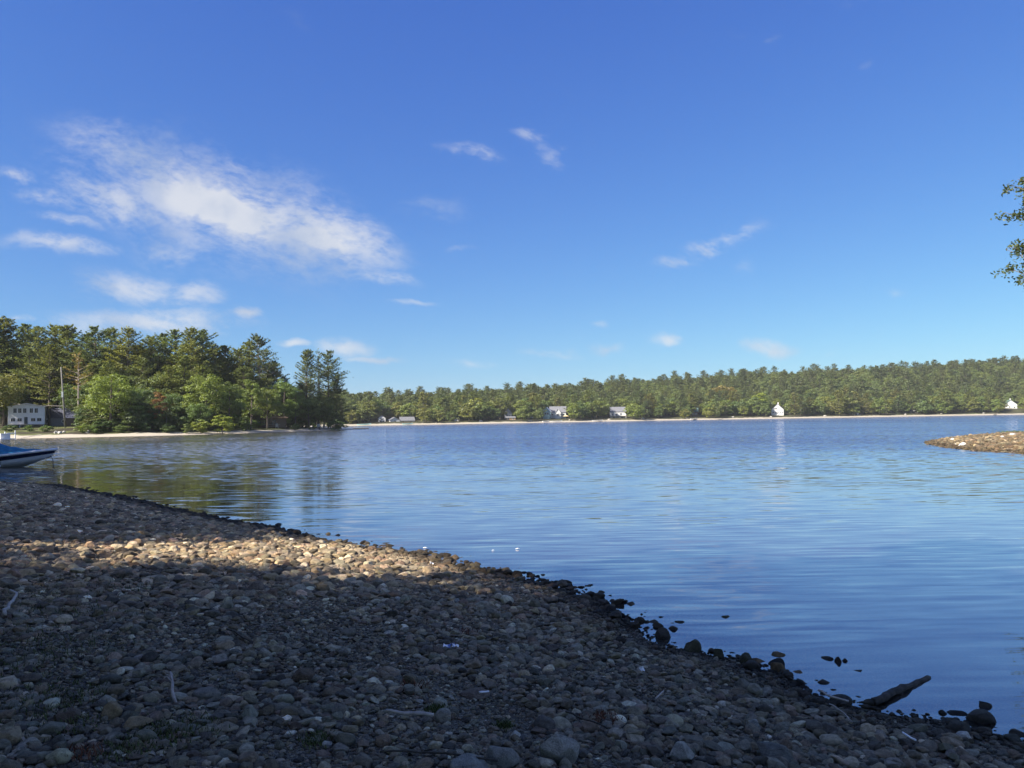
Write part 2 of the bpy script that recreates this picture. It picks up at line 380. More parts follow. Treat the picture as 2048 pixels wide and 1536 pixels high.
# ------------------------------------------------------------------ terrain
NEAR_SHORE = [(-19.99, 30.07), (-17.2, 28.67), (-11.49, 22.85), (-8.9, 19.9), (-6.87, 17.78), (-5.38, 16.39), (-3.47, 14.22), (-2.31, 13.3),
              (-1.36, 12.5), (-0.97, 11.63), (-0.21, 11.02), (0.58, 10.0), (0.95, 9.3), (1.14, 8.49), (1.44, 7.54), (2.0, 6.98),
              (2.23, 6.63), (2.38, 6.04), (2.64, 5.78), (3.05, 5.53), (3.4, 5.26)]
POLY_NEAR = np.array([(-260, 150), (-160, 95), (-90, 60), (-45, 39), (-30, 34)] + NEAR_SHORE +
    [(4.6, 4.6), (6, 3.9), (9, 4), (14, 9), (18.5, 18), (20.5, 25), (22.3, 31), (25.4, 36.5), (27.0, 41), (26.5, 43.9), (27.6, 48.8), (29.8, 55),
     (32.8, 60.6), (36, 62.3), (42, 63.6), (50, 64.5), (62, 63), (90, 66), (140, 80), (320, 120), (320, -320), (-260, -320)], float)
POLY_LEFT = np.array([(-900, 20), (-300, 85), (-180, 115), (-140, 130), (-110, 141), (-97.5, 146.5), (-85, 151), (-73, 156), (-66, 167), (-61, 179), (-55, 194),
     (-49.5, 212), (-41.5, 231), (-44.5, 232), (-50, 226), (-58, 240), (-78, 262), (-104, 300), (-134, 350), (-160, 405), (-300, 480), (-900, 480)], float)
POLY_FAR = np.array([(-900, 395), (-200, 400), (-89, 425), (0, 452), (95, 500), (210, 530), (300, 545), (420, 556), (700, 562), (1800, 560), (1800, 4500), (-900, 4500)], float)

def signed_dist(poly, P):
    """metres inside (+) or outside (-) of a closed outline"""
    P = np.asarray(P, float); best = np.full(len(P), 1e18); inside = np.zeros(len(P), bool)
    n = len(poly)
    for i in range(n):
        a, b = poly[i], poly[(i + 1) % n]; ab = b - a
        tt = np.clip(((P - a) @ ab) / (ab @ ab), 0, 1)
        q = P - (a + tt[:, None] * ab); best = np.minimum(best, (q * q).sum(1))
        if a[1] != b[1]:
            c = (a[1] > P[:, 1]) != (b[1] > P[:, 1])
            xi = a[0] + (P[:, 1] - a[1]) * ab[0] / ab[1]
            inside ^= c & (P[:, 0] < xi)
    d = np.sqrt(best); return np.where(inside, d, -d)

def lump(P, s, seed):
    x, y = P[:, 0] / s, P[:, 1] / s
    return (np.sin(x * 1.7 + seed) * np.cos(y * 1.3 + seed * 2.1) + 0.6 * np.sin(x * 3.9 + y * 2.6 + seed * 0.7) + 0.4 * np.cos(y * 5.3 - x * 3.1 + seed)) / 2
def h_near(P):
    d = signed_dist(POLY_NEAR, P)
    spit = P[:, 1] > 28
    spit = spit & (P[:, 0] > 15)
    land = np.where(d < 7, 0.095 * d, 0.665 + 0.03 * (d - 7)) + 0.03 * lump(P, 1.3, 1.0) * np.clip(d, 0, 1) + (0.022 * lump(P, 0.55, 6.0) + 0.014 * lump(P, 0.23, 2.5)) * np.exp(-np.abs(d))
    sp = 0.85 * (1 - np.exp(-np.clip(d, 0, None) / 4.5)) + 0.05 * lump(P, 2.2, 3.0) * np.clip(d, 0, 1)
    return np.where(d > 0, np.where(spit, sp, land), np.maximum(0.11 * d, -2.5) + (0.022 * lump(P, 0.55, 6.0) + 0.014 * lump(P, 0.23, 2.5)) * np.exp(-np.abs(d))), d
def h_left(P):
    d = signed_dist(POLY_LEFT, P); dc = np.clip(d, 0, None)
    z = np.where(dc < 7, 0.10 * dc, 0.7 + 0.8 * (1 - np.exp(-(dc - 7) / 14)) + 0.022 * (dc - 7)) + 0.15 * lump(P, 9, 2.0) * np.clip(dc / 8, 0, 1)
    return np.where(d > 0, z, np.maximum(0.12 * d, -3)), d
RX = np.array([-400, -200, -120, -60, 0, 60, 120, 200, 300, 420, 700, 1500]); RZ = np.array([6, 6, 8, 9.5, 14, 18.5, 24, 29.5, 34.5, 41, 43, 40])
def h_far(P):
    d = signed_dist(POLY_FAR, P); dc = np.clip(d, 0, None)
    top = np.interp(P[:, 0] * 560 / np.maximum(P[:, 1], 400), RX, RZ)
    u = np.clip((dc - 30) / 170, 0, 1); hill = top * (u * u * (3 - 2 * u) * 0.6 + u * 0.4)
    z = np.where(dc < 14, 0.105 * dc, 1.47 + 0.05 * (dc - 14) * (dc < 60) + 2.3 * (dc >= 60)) + hill + 0.7 * lump(P, 30, 4.0) * np.clip(dc / 60, 0, 1)
    return np.where(d > 0, z, np.maximum(0.12 * d, -3)), d

def grid_mesh(name, xs, ys, hf, mat, keep=None):
    gx_, gy_ = np.meshgrid(xs, ys); P = np.stack([gx_.ravel(), gy_.ravel()], 1)
    z, d = hf(P); nx, ny = len(xs), len(ys)
    i = (np.arange(ny - 1)[:, None] * nx + np.arange(nx - 1)[None]).ravel()
    Fq = np.stack([i, i + 1, i + 1 + nx, i + nx], 1)
    if keep is not None: Fq = Fq[keep(P, z, d)[Fq].any(1)]
    me = fast_mesh(name, np.column_stack([P, z]), Fq, [mat], smooth=True, attrs={'shore': d})
    return link(name, me)
def steps(*segs):
    out_ = []
    for a, b, s in segs: out_.append(np.arange(a, b, s))
    return np.concatenate(out_)
beach = grid_mesh('beach', steps((-260, -60, 20), (-60, -24, 3), (-24, 6, 0.25), (6, 30, 2), (30, 330, 20)),
                  steps((-320, -20, 20), (-20, 0, 2), (0, 34, 0.25), (34, 66, 2), (66, 160, 12)), h_near, M['near'],
                  lambda P, z, d: ~((P[:, 0] > 18) & (P[:, 1] > 24) & (P[:, 1] < 90) & (P[:, 0] < 100)))
props(beach, kind='structure')
spit = grid_mesh('gravel_spit', np.arange(15, 104, 0.5), np.arange(23, 94, 0.5), h_near, M['spit'])
props(spit, kind='structure')
wooded = grid_mesh('wooded_shore', steps((-900, -220, 20), (-220, -30, 2.0)), steps((20, 110, 10), (110, 260, 2.0), (260, 480, 8)), h_left, M['shore'])
props(wooded, kind='structure')
hill = grid_mesh('hillside', steps((-900, -200, 50), (-200, 460, 5), (460, 1800, 60)), steps((385, 800, 5), (800, 1500, 50), (1500, 4500, 250)), h_far, M['far_shore'])
props(hill, kind='structure')

# the lake: fine near the beach, where the bed shows through the shallows
xs = steps((-900, -60, 60), (-60, -24, 4), (-24, 6, 0.3), (6, 46, 2), (46, 1000, 40)); ys = steps((-10, 3, 3), (3, 34, 0.3), (34, 80, 2), (80, 700, 30))
gx_, gy_ = np.meshgrid(xs, ys); P = np.stack([gx_.ravel(), gy_.ravel()], 1)
zn, _ = h_near(P)
nx, ny = len(xs), len(ys); i = (np.arange(ny - 1)[:, None] * nx + np.arange(nx - 1)[None]).ravel()
lake = link('lake', fast_mesh('lake', np.column_stack([P, np.zeros(len(P))]), np.stack([i, i + 1, i + 1 + nx, i + nx], 1), [M['water']],
            attrs={'depth': np.clip(-zn, 0, 2)}))
props(lake, kind='structure')

def hz(fn, x, y): return float(fn(np.array([[x, y]], float))[0][0])

# ------------------------------------------------------------------ beach stones
rng = np.random.default_rng(7)
def stone_mesh(name, seed, angular):
    r = np.random.default_rng(seed)
    bm = bmesh.new(); bmesh.ops.create_icosphere(bm, subdivisions=4, radius=1.0)
    planes = []
    for _ in range(16 if angular else 9):
        n = r.normal(size=3); n /= np.linalg.norm(n); planes.append((n, r.uniform(0.55, 0.82) if angular else r.uniform(0.68, 0.92)))
    fr = r.normal(size=(4, 3)) * 1.5; ph = r.uniform(0, 6, 4)
    for v in bm.verts:
        c = np.array(v.co)
        for n, k in planes:
            dd = c @ n - k
            if dd > 0: c = c - n * dd * 0.97
        c = c * (1 + 0.05 * sum(math.sin(fr[q] @ c + ph[q]) for q in range(4)))
        v.co = c
    me = bpy.data.meshes.new(name); bm.to_mesh(me); bm.free()
    me.polygons.foreach_set('use_smooth', np.ones(len(me.polygons), bool)); me.materials.append(M['stone'])
    return me
STONES = [stone_mesh('stone_%02d' % k, 100 + k, k % 2 == 0) for k in range(14)]
stone_src = bpy.data.collections.new('stone_shapes')
for k, me in enumerate(STONES): stone_src.objects.link(bpy.data.objects.new('stone_shape_%02d' % k, me))

PAL = np.array([(0.185, 0.178, 0.17), (0.215, 0.185, 0.15), (0.19, 0.152, 0.135), (0.085, 0.08, 0.078), (0.26, 0.235, 0.205), (0.135, 0.127, 0.12), (0.38, 0.365, 0.34), (0.64, 0.62, 0.59)])
PAL = PAL * np.array([1.16, 1.15, 0.90])
PW = np.array([0.24, 0.22, 0.15, 0.12, 0.13, 0.10, 0.03, 0.01])
def colours(n, r, gain=1.0, warm=None):
    c = PAL[r.choice(len(PAL), n, p=PW / PW.sum())] * np.exp(r.normal(0.14, 0.30, (n, 1))) * r.uniform(0.96, 1.04, (n, 3)) * gain
    return c if warm is None else c * np.array(warm)

def instancer(name, pts, rot, scl, idx, col, src, parent=None):
    me = bpy.data.meshes.new(name); n = len(pts)
    me.vertices.add(n); me.vertices.foreach_set('co', np.asarray(pts, np.float32).ravel())
    for k, v, ty in (('rot', rot, 'FLOAT_VECTOR'), ('scl', scl, 'FLOAT_VECTOR'), ('stone_colour', col, 'FLOAT_VECTOR')):
        me.attributes.new(k, ty, 'POINT').data.foreach_set('vector', np.asarray(v, np.float32).ravel())
    me.attributes.new('idx', 'INT', 'POINT').data.foreach_set('value', np.asarray(idx, np.int32))
    o = link(name, me, parent)
    ng = bpy.data.node_groups.new(name + '_nodes', 'GeometryNodeTree')
    ng.interface.new_socket('Geometry', in_out='INPUT', socket_type='NodeSocketGeometry')
    ng.interface.new_socket('Geometry', in_out='OUTPUT', socket_type='NodeSocketGeometry')
    N, L = ng.nodes, ng.links
    gi, go = N.new('NodeGroupInput'), N.new('NodeGroupOutput')
    ci = N.new('GeometryNodeCollectionInfo'); ci.inputs[0].default_value = src
    ci.inputs['Separate Children'].default_value = True; ci.inputs['Reset Children'].default_value = True
    ip = N.new('GeometryNodeInstanceOnPoints'); ip.inputs['Pick Instance'].default_value = True
    def attr(nm, ty):
        a = N.new('GeometryNodeInputNamedAttribute'); a.data_type = ty; a.inputs['Name'].default_value = nm
        return a.outputs['Attribute']
    L.new(gi.outputs[0], ip.inputs['Points']); L.new(ci.outputs[0], ip.inputs['Instance'])
    L.new(attr('idx', 'INT'), ip.inputs['Instance Index'])
    er = N.new('FunctionNodeEulerToRotation'); L.new(attr('rot', 'FLOAT_VECTOR'), er.inputs[0])
    L.new(er.outputs[0], ip.inputs['Rotation']); L.new(attr('scl', 'FLOAT_VECTOR'), ip.inputs['Scale'])
    L.new(ip.outputs[0], go.inputs[0])
    md = o.modifiers.new('scatter', 'NODES'); md.node_group = ng
    return o

def scatter(x0, x1, y0, y1, n, rfun, accept, res=0.02):
    """largest first, no centre inside another stone"""
    pts = np.column_stack([rng.uniform(x0, x1, n), rng.uniform(y0, y1, n)]); pts = pts[accept(pts)]
    r = rfun(pts); o = np.argsort(-r); pts, r = pts[o], r[o]
    W_, H_ = int((x1 - x0) / res) + 2, int((y1 - y0) / res) + 2
    occ = np.zeros((H_, W_), bool); keep = np.zeros(len(pts), bool)
    ix = ((pts[:, 0] - x0) / res).astype(int); iy = ((pts[:, 1] - y0) / res).astype(int)
    disc = {}
    for k in range(len(pts)):
        if occ[iy[k], ix[k]]: continue
        keep[k] = True; q = max(1, int(r[k] * 1.02 / res))
        if q not in disc:
            g_ = np.arange(-q, q + 1); disc[q] = (g_[:, None] ** 2 + g_[None] ** 2) <= q * q
        a0, a1, b0, b1 = max(iy[k] - q, 0), min(iy[k] + q + 1, H_), max(ix[k] - q, 0), min(ix[k] + q + 1, W_)
        occ[a0:a1, b0:b1] |= disc[q][a0 - iy[k] + q:a1 - iy[k] + q, b0 - ix[k] + q:b1 - ix[k] + q]
    return pts[keep], r[keep]

# big, separately described stones (kept clear of the scatter)
SOLO = []   # x, y, r
def solo_stone(px, py, wpx, hpx, label, colour, shape, sink=0.35, yaw=None, on_water=False, cat='stone', group=None, name='stone'):
    """px, py: centre of the stone where it meets the ground; size in picture pixels"""
    g_ = ground_at(px, py, 0.0)
    if not on_water:
        for _ in range(6):
            z_ = max(hz(h_near, g_[0], g_[1]), 0.0); g_ = ground_at(px, py, z_)
    zb = hz(h_near, g_[0], g_[1]); zb = max(zb, -0.02) if on_water else zb
    dy = math.hypot(g_[0], g_[1]); a = wpx / 2 / FPX * dy * 1.02; c_ = max(hpx / FPX * dy * 0.62, a * 0.3)
    o = link(name, STONES[shape % 14]); b_ = a * 0.85
    o.location = (g_[0], g_[1], zb + c_ * (1 - 2 * sink)); o.scale = (a, b_, c_)
    o.rotation_euler = (rng.uniform(-.15, .15), rng.uniform(-.15, .15), rng.uniform(0, 6.28) if yaw is None else yaw)
    if yaw is None: o.scale = (a, a * 0.95, c_)
    o['stone_colour'] = (colour[0] * .95, colour[1] * .94, colour[2] * .80); props(o, label, cat, group); SOLO.append((g_[0], g_[1], a))
    return o

GREY, PALE, BROWN, DARK, TAN = (0.20, 0.195, 0.19), (0.34, 0.335, 0.33), (0.18, 0.14, 0.11), (0.05, 0.046, 0.042), (0.34, 0.27, 0.18)
WHITE = (0.62, 0.62, 0.62)
solo_stone(1120, 1520, 92, 70, 'largest pale grey granite boulder at the bottom edge of the picture', PALE, 0, 0.30, cat='boulder', name='boulder')
solo_stone(1003, 1528, 62, 42, 'rounded grey boulder just left of the largest pale granite boulder', (0.27, 0.275, 0.285), 1, 0.3, cat='boulder', name='boulder')
solo_stone(940, 1545, 84, 34, 'long smooth grey stone cut off by the bottom edge', (0.29, 0.30, 0.31), 3, 0.3)
solo_stone(1362, 1516, 58, 34, 'pale angular stone right of the largest granite boulder', (0.38, 0.38, 0.38), 2, 0.3)
solo_stone(1545, 1518, 70, 40, 'flat dark grey stone slanting at the bottom edge, right of centre', (0.16, 0.165, 0.17), 4, 0.3)
solo_stone(1090, 1460, 48, 34, 'round brownish grey stone above the largest granite boulder', (0.15, 0.14, 0.14), 5, 0.3)
solo_stone(888, 1443, 34, 26, 'round pale stone at the right end of the straight stick', (0.30, 0.29, 0.27), 7, 0.25)
solo_stone(415, 1397, 52, 24, 'smooth oval grey stone right of the forked bleached twig', (0.25, 0.245, 0.24), 9, 0.3)
solo_stone(224, 1435, 34, 28, 'upright tan stone in the small sunlit patch at lower left', TAN, 11, 0.25)
solo_stone(270, 1452, 62, 20, 'flat tan slab in the small sunlit patch at lower left', (0.36, 0.29, 0.19), 2, 0.35)
solo_stone(135, 1443, 56, 26, 'dark brown wedge of stone left of the small sunlit patch', (0.13, 0.10, 0.08), 6, 0.3)
solo_stone(606, 1362, 48, 30, 'dark brown round stone above the two cream stones', (0.13, 0.10, 0.075), 13, 0.3)
solo_stone(600, 1387, 26, 8, 'larger of two flat cream stones under the dark brown round one', (0.62, 0.56, 0.42), 9, 0.3)
solo_stone(553, 1385, 22, 8, 'smaller of two flat cream stones under the dark brown round one', (0.60, 0.55, 0.42), 3, 0.3)
solo_stone(948, 1393, 62, 22, 'flat brown slab lying in the middle of the dark beach', (0.17, 0.135, 0.115), 4, 0.4)
solo_stone(795, 1203, 14, 10, 'brightest white stone on the dark beach, between lit strip and picture centre', WHITE, 1, 0.25)
solo_stone(913, 1206, 16, 10, 'pale round stone on the dark beach nearer the water', (0.42, 0.43, 0.43), 5, 0.25)
solo_stone(1032, 1477, 20, 15, 'small white egg-shaped stone above the grey boulder', WHITE, 7, 0.25)
solo_stone(655, 1495, 22, 16, 'small white angular stone near the bottom, left of centre', (0.55, 0.56, 0.57), 8, 0.25)
solo_stone(1928, 1478, 26, 12, 'small white oval stone on the dark beach at lower right', WHITE, 9, 0.25)
solo_stone(1508, 1352, 8, 6, 'tiny bright white chip near the water, right of centre', WHITE, 2, 0.25)
solo_stone(840, 1408, 16, 12, 'small white knob of stone left of the flat brown slab', (0.55, 0.56, 0.57), 12, 0.25)
# stones standing in the shallows
W_ = [(1326, 1274, 30, 28, 'dark round stone with a smaller one leaning on it, in the water'), (1346, 1258, 22, 18, 'smaller dark stone leaning on the round one in the water'),
      (1386, 1300, 36, 32, 'dark blocky stone at the water edge, left of the round mossy one'), (1438, 1318, 28, 34, 'upright rounded mossy stone at the water edge'),
      (1493, 1330, 24, 30, 'dark upright stone between the mossy one and the flat group in the shallows'), (1358, 1244, 22, 11, 'flat dark stone behind the leaning pair in the water'),
      (1451, 1234, 20, 9, 'lone flat dark stone farthest out from the mossy stone'), (1322, 1234, 13, 9, 'small dark stone left of the flat one in open water'),
      (1556, 1310, 30, 12, 'long flat dark stone in the shallows, above the brown one'), (1593, 1344, 24, 11, 'flat brownish stone in the shallows right of the group'),
      (1575, 1353, 22, 13, 'dark stone touching the group of flat stones in the shallows'), (1516, 1322, 36, 16, 'brown flat stone left in the group in the shallows'),
      (1555, 1338, 26, 24, 'tan-faced angular stone in the group in the shallows'), (1690, 1322, 16, 12, 'round stone of the small cluster in open water'),
      (1676, 1323, 14, 18, 'dark jagged stone of the small cluster in open water'), (1714, 1342, 32, 9, 'long flat dark stone in open water above the log'),
      (1650, 1364, 30, 12, 'flat grey stone in the water left of the log'), (1972, 1412, 30, 20, 'dark diamond-shaped stone in the water right of the log'),
      (1962, 1440, 44, 30, 'large dark sloping stone at the water edge right of the log'), (1908, 1438, 20, 9, 'small flat dark stone in the water left of the large sloping one'),
      (1680, 1408, 46, 22, 'black wet stone at the water edge just left of the log'), (1468, 1280, 12, 6, 'small flat stone in open water above the upright mossy one'),
      (1500, 1262, 8, 4, 'tiny dark stone in open water, right of the lone flat one'), (1018, 1143, 18, 12, 'round dark stone alone in the water beside the shaded beach'),
      (976, 1142, 20, 9, 'low pointed dark stone at the water edge beside the lone round one'), (1042, 1132, 20, 5, 'thin flat stone in the water beyond the lone round one'),
      (1084, 1166, 18, 6, 'flat dark stone in the water right of the lone round one'), (1126, 1184, 26, 14, 'dark humped stone at the water edge, left of a pair'),
      (1174, 1190, 14, 9, 'small dark stone in the water below the flat one'), (1206, 1200, 22, 9, 'flat leaning dark stone at the edge, right of the humped one'),
      (656, 1068, 12, 8, 'small round stone alone in the water beyond the sunlit strip'), (735, 1086, 14, 9, 'small dark pointed stone in the water beyond the sunlit strip'),
      (895, 1116, 16, 6, 'flat tan stone in the water at the tip of the sunlit strip'), (2036, 1468, 26, 18, 'grey stone in the water at the right edge of the picture'),
      (1700, 1318, 8, 6, 'small pebble on top right of the small cluster in open water')]
for k, (px, py, ww, hh, lb) in enumerate(W_):
    col_ = (0.17, 0.12, 0.07) if 'brown' in lb or 'tan' in lb else ((0.075, 0.075, 0.05) if 'mossy' in lb else (DARK if k % 3 else (0.07, 0.066, 0.062)))
    if 'beyond the sunlit' in lb or 'sunlit strip' in lb: col_ = (0.20, 0.155, 0.11)
    solo_stone(px, py, ww, hh, lb, col_, k + 3, 0.42, on_water=True)

def in_view(P, mrg=1.5):
    return (P[:, 1] > 2.4) & (np.abs(P[:, 0]) < P[:, 1] * 0.70 + mrg)
def acc_beach(P):
    d = signed_dist(POLY_NEAR, P); ok = in_view(P) & (d > -1.3)
    ok &= (d > 0) | (rng.uniform(size=len(P)) < np.exp(d * 3.0) * 0.35)
    for sx_, sy_, sr in SOLO: ok &= (P[:, 0] - sx_) ** 2 + (P[:, 1] - sy_) ** 2 > (sr * 0.8) ** 2
    return ok
def r_beach(P):
    n = len(P); dd = np.hypot(P[:, 0], P[:, 1])
    base = np.where(lump(P, 1.1, 5.0) + 0.5 * lump(P, 0.5, 2.0) > 0.12, 0.0125, 0.0185)
    r = base * np.exp(rng.normal(0, 0.45, n)); r = np.clip(r, 0.008, 0.058)
    grit = lump(P, 0.9, 8.0) + 0.5 * lump(P, 0.35, 3.0) + rng.normal(0, .12, n)          # finer gravel in patches
    r = np.where((grit > 0.45) & (rng.uniform(size=n) < .93), np.minimum(r, 0.0105 * np.exp(rng.normal(0, .25, n))), r)
    r = r * (1 + 0.7 * np.clip((dd - 7.5) / 3.5, 0, 1))                                       # coarser cobbles farther along the beach
    sd_ = signed_dist(POLY_NEAR, P); r = np.where((sd_ < 0.12) & (rng.uniform(size=n) < .18), np.minimum(r * 1.5, .075), np.minimum(r, .08))      # larger stones left bare at the edge
    return np.maximum(r, 0.0017 * dd)
pts, r = scatter(-27, 6, 2.4, 36, 1500000, r_beach, acc_beach, 0.01)
z, d = h_near(pts); n = len(pts)
flat = rng.uniform(0.38, 0.80, n); rot = np.column_stack([rng.normal(0, .22, n), rng.normal(0, .22, n), rng.uniform(0, 6.28, n)])
asp = rng.uniform(0.68, 1.0, n); scl = np.column_stack([r * 1.28, r * 1.28 * asp, r * flat * 1.1])
zz = z + scl[:, 2] * rng.uniform(0.15, 0.75, n)
col = colours(n, rng)
wetf = np.clip((d - 0.05) / 0.5, 0, 1); col *= (0.16 + 0.84 * wetf)[:, None]
warm = np.clip((np.hypot(pts[:, 0], pts[:, 1]) - 7) / 5, 0, 1)[:, None]
col *= 1 + warm * (np.array([0.62, 0.36, 0.18]))                      # the farther beach has browner stones
idx = rng.integers(0, 14, n)
vis = (np.abs(pts[:, 0]) < pts[:, 1] * 0.655) & (pts[:, 1] > 4.2)
score = np.where(vis, r / np.maximum(pts[:, 1], 1), 0); big300 = np.argsort(-score)[:300]
rest = np.ones(n, bool); rest[big300] = False
for k in big300:
    o = link('stone', STONES[idx[k]], beach); o.location = (*pts[k], zz[k]); o.rotation_euler = rot[k]; o.scale = scl[k]
    o['stone_colour'] = tuple(float(c) for c in col[k])
peb = instancer('pebbles', np.column_stack([pts, zz])[rest], rot[rest], scl[rest], idx[rest], col[rest], stone_src, beach)
props(peb, kind='stuff')
print('beach stones', n)

# stones on the spit
def acc_spit(P):
    d = signed_dist(POLY_NEAR, P); return (d > -0.35) & (P[:, 0] < P[:, 1] * 0.72 + 3) & (d < 16)
sp, sr = scatter(22, 56, 36, 68, 130000, lambda P: np.clip(0.045 * np.exp(rng.normal(0, 0.5, len(P))), 0.028, 0.16), acc_spit, 0.03)
z, d = h_near(sp); n = len(sp); col = colours(n, rng, 0.62, (1.22, 1.02, 0.86))
col *= (0.45 + 0.55 * np.clip((d - 0.2) / 1.0, 0, 1))[:, None]
ss = np.column_stack([sr * 1.25, sr * rng.uniform(.8, 1.2, n), sr * rng.uniform(0.5, 0.85, n)])
props(instancer('spit_stones', np.column_stack([sp, z + ss[:, 2] * 0.3]), np.column_stack([rng.normal(0, .25, n), rng.normal(0, .25, n), rng.uniform(0, 6.28, n)]),
                ss, rng.integers(0, 14, n), col, stone_src, spit), kind='stuff')
for k, (px, py, wd, lb) in enumerate([(1925, 873, 0.55, 'white rock on the crest of the gravel spit, left of the others'), (1905, 876, 0.35, 'small white rock near the tip of the gravel spit'),
        (2025, 867, 0.45, 'white rock on the crest of the spit near the grass'), (1914, 881, 0.35, 'pale rock on the flank of the gravel spit near its tip'), (2003, 869, 0.3, 'pale small rock on the crest of the spit left of the grass')]):
    g_ = ground_at(px, py, 0.7 if 'crest' in lb else 0.4); g_[2] = hz(h_near, g_[0], g_[1])
    o = link('rock', STONES[k * 2]); o.location = (g_[0], g_[1], max(g_[2], 0) + 0.12 * wd); o.scale = (wd / 2, wd / 2, wd / 2.6)
    o['stone_colour'] = (0.60, 0.58, 0.54); props(o, lb, 'rock')

# ------------------------------------------------------------------ trees
def cards(C, Nn, L, W, r):
    """kite-shaped leaves at C facing Nn"""
    n = len(C); Nn = Nn / np.linalg.norm(Nn, axis=1, keepdims=True)
    a = r.normal(size=(n, 3)); a -= (a * Nn).sum(1, keepdims=True) * Nn; a /= np.linalg.norm(a, axis=1, keepdims=True)
    b = np.cross(Nn, a); L = np.broadcast_to(L, n)[:, None]; W = np.broadcast_to(W, n)[:, None]
    V = np.stack([C - a * L * .5, C + b * W * .5 + a * L * .05, C + a * L * .5, C - b * W * .5 + a * L * .05], 1).reshape(-1, 3)
    return V, np.arange(4 * n, dtype=np.int32).reshape(-1, 4)
def unit(r, n):
    a = r.normal(size=(n, 3)); return a / np.linalg.norm(a, axis=1, keepdims=True)

class Tree:
    """two meshes: woody and leafy"""
    def __init__(s): s.wood = MB(); s.C = []; s.N = []; s.L = []; s.W = []; s.v = []
    def leaves(s, C, Nn, L, W, v):
        s.C.append(C); s.N.append(Nn); s.L.append(np.broadcast_to(L, len(C))); s.W.append(np.broadcast_to(W, len(C))); s.v.append(v)
    def meshes(s, name, leafm, barkm, seed):
        r = np.random.default_rng(seed)
        V, Fq = cards(np.concatenate(s.C), np.concatenate(s.N), np.concatenate(s.L), np.concatenate(s.W), r)
        crown = fast_mesh(name + '_crown', V, Fq, [leafm], attrs={'var': np.repeat(np.clip(np.concatenate(s.v), 0, 1), 4)})
        return s.wood.mesh(name + '_trunk', barkm, True), crown
    def single(s, name, leafm, barkm, seed):
        r = np.random.default_rng(seed)
        V, Fq = cards(np.concatenate(s.C), np.concatenate(s.N), np.concatenate(s.L), np.concatenate(s.W), r)
        var = np.repeat(np.clip(np.concatenate(s.v), 0, 1), 4)
        wv = np.array(s.wood.V); quads = np.array([f for f in s.wood.F if len(f) == 4], np.int32)
        return fast_mesh(name, np.vstack([V, wv]), np.vstack([Fq, quads + len(V)]), [leafm, barkm],
                         np.concatenate([np.zeros(len(Fq)), np.ones(len(quads))]), attrs={'var': np.concatenate([var, np.full(len(wv), .5)])})

def broadleaf(seed, H=12.0, R=4.6, base=0.18, nclump=60, per=110, leaf=0.32, limbs=9, flat=0.62):
    """a rounded crown of separate leaf clumps on limbs"""
    r = np.random.default_rng(seed); T = Tree()
    zc, hz_ = H * (base + 1) / 2, H * (1 - base) / 2
    u = unit(r, nclump); rad = r.uniform(0.25, 1.0, nclump) ** 0.45
    C = u * rad[:, None] * np.array([R, R, hz_]) * 0.86
    C[:, 2] += zc; C[:, :2] *= (1.0 - 0.28 * np.clip((C[:, 2:3] - zc) / hz_, 0, 1))
    lean = r.normal(0, 0.35, 2)
    tr = [(0, 0, -0.4), (lean[0] * .2, lean[1] * .2, H * base), (lean[0] * .6, lean[1] * .6, H * .55), (lean[0], lean[1], H * .86)]
    T.wood.tube(tr, [H * .021, H * .017, H * .011, H * .003], 7)
    for k in r.choice(nclump, min(limbs, nclump), replace=False):
        c = C[k]; z0 = np.clip(c[2] - np.hypot(c[0], c[1]) * 0.75, H * base * .8, H * .8)
        p0 = np.array([lean[0] * z0 / H, lean[1] * z0 / H, z0]); pm = (p0 + c) / 2 + np.array([0, 0, -0.25])
        T.wood.tube([p0, pm, c], [H * .008, H * .005, H * .0015], 5)
    for k in range(nclump):
        rc = R * r.uniform(0.17, 0.31); m_ = int(per * r.uniform(0.7, 1.3))
        dv = unit(r, m_); dv[:, 2] = np.abs(dv[:, 2]) * np.where(r.uniform(size=m_) < 0.80, 1, -0.8)
        P_ = C[k] + dv * rc * r.uniform(0.55, 1.08, (m_, 1)) * np.array([1.15, 1.15, flat])
        tone = r.uniform(0.25, 0.75)
        T.leaves(P_, dv * 0.9 + np.array([0, 0, 0.55]) + r.normal(0, .45, (m_, 3)), leaf * r.uniform(.7, 1.35, m_), leaf * r.uniform(.5, .85, m_), tone + r.normal(0, .16, m_))
    return T

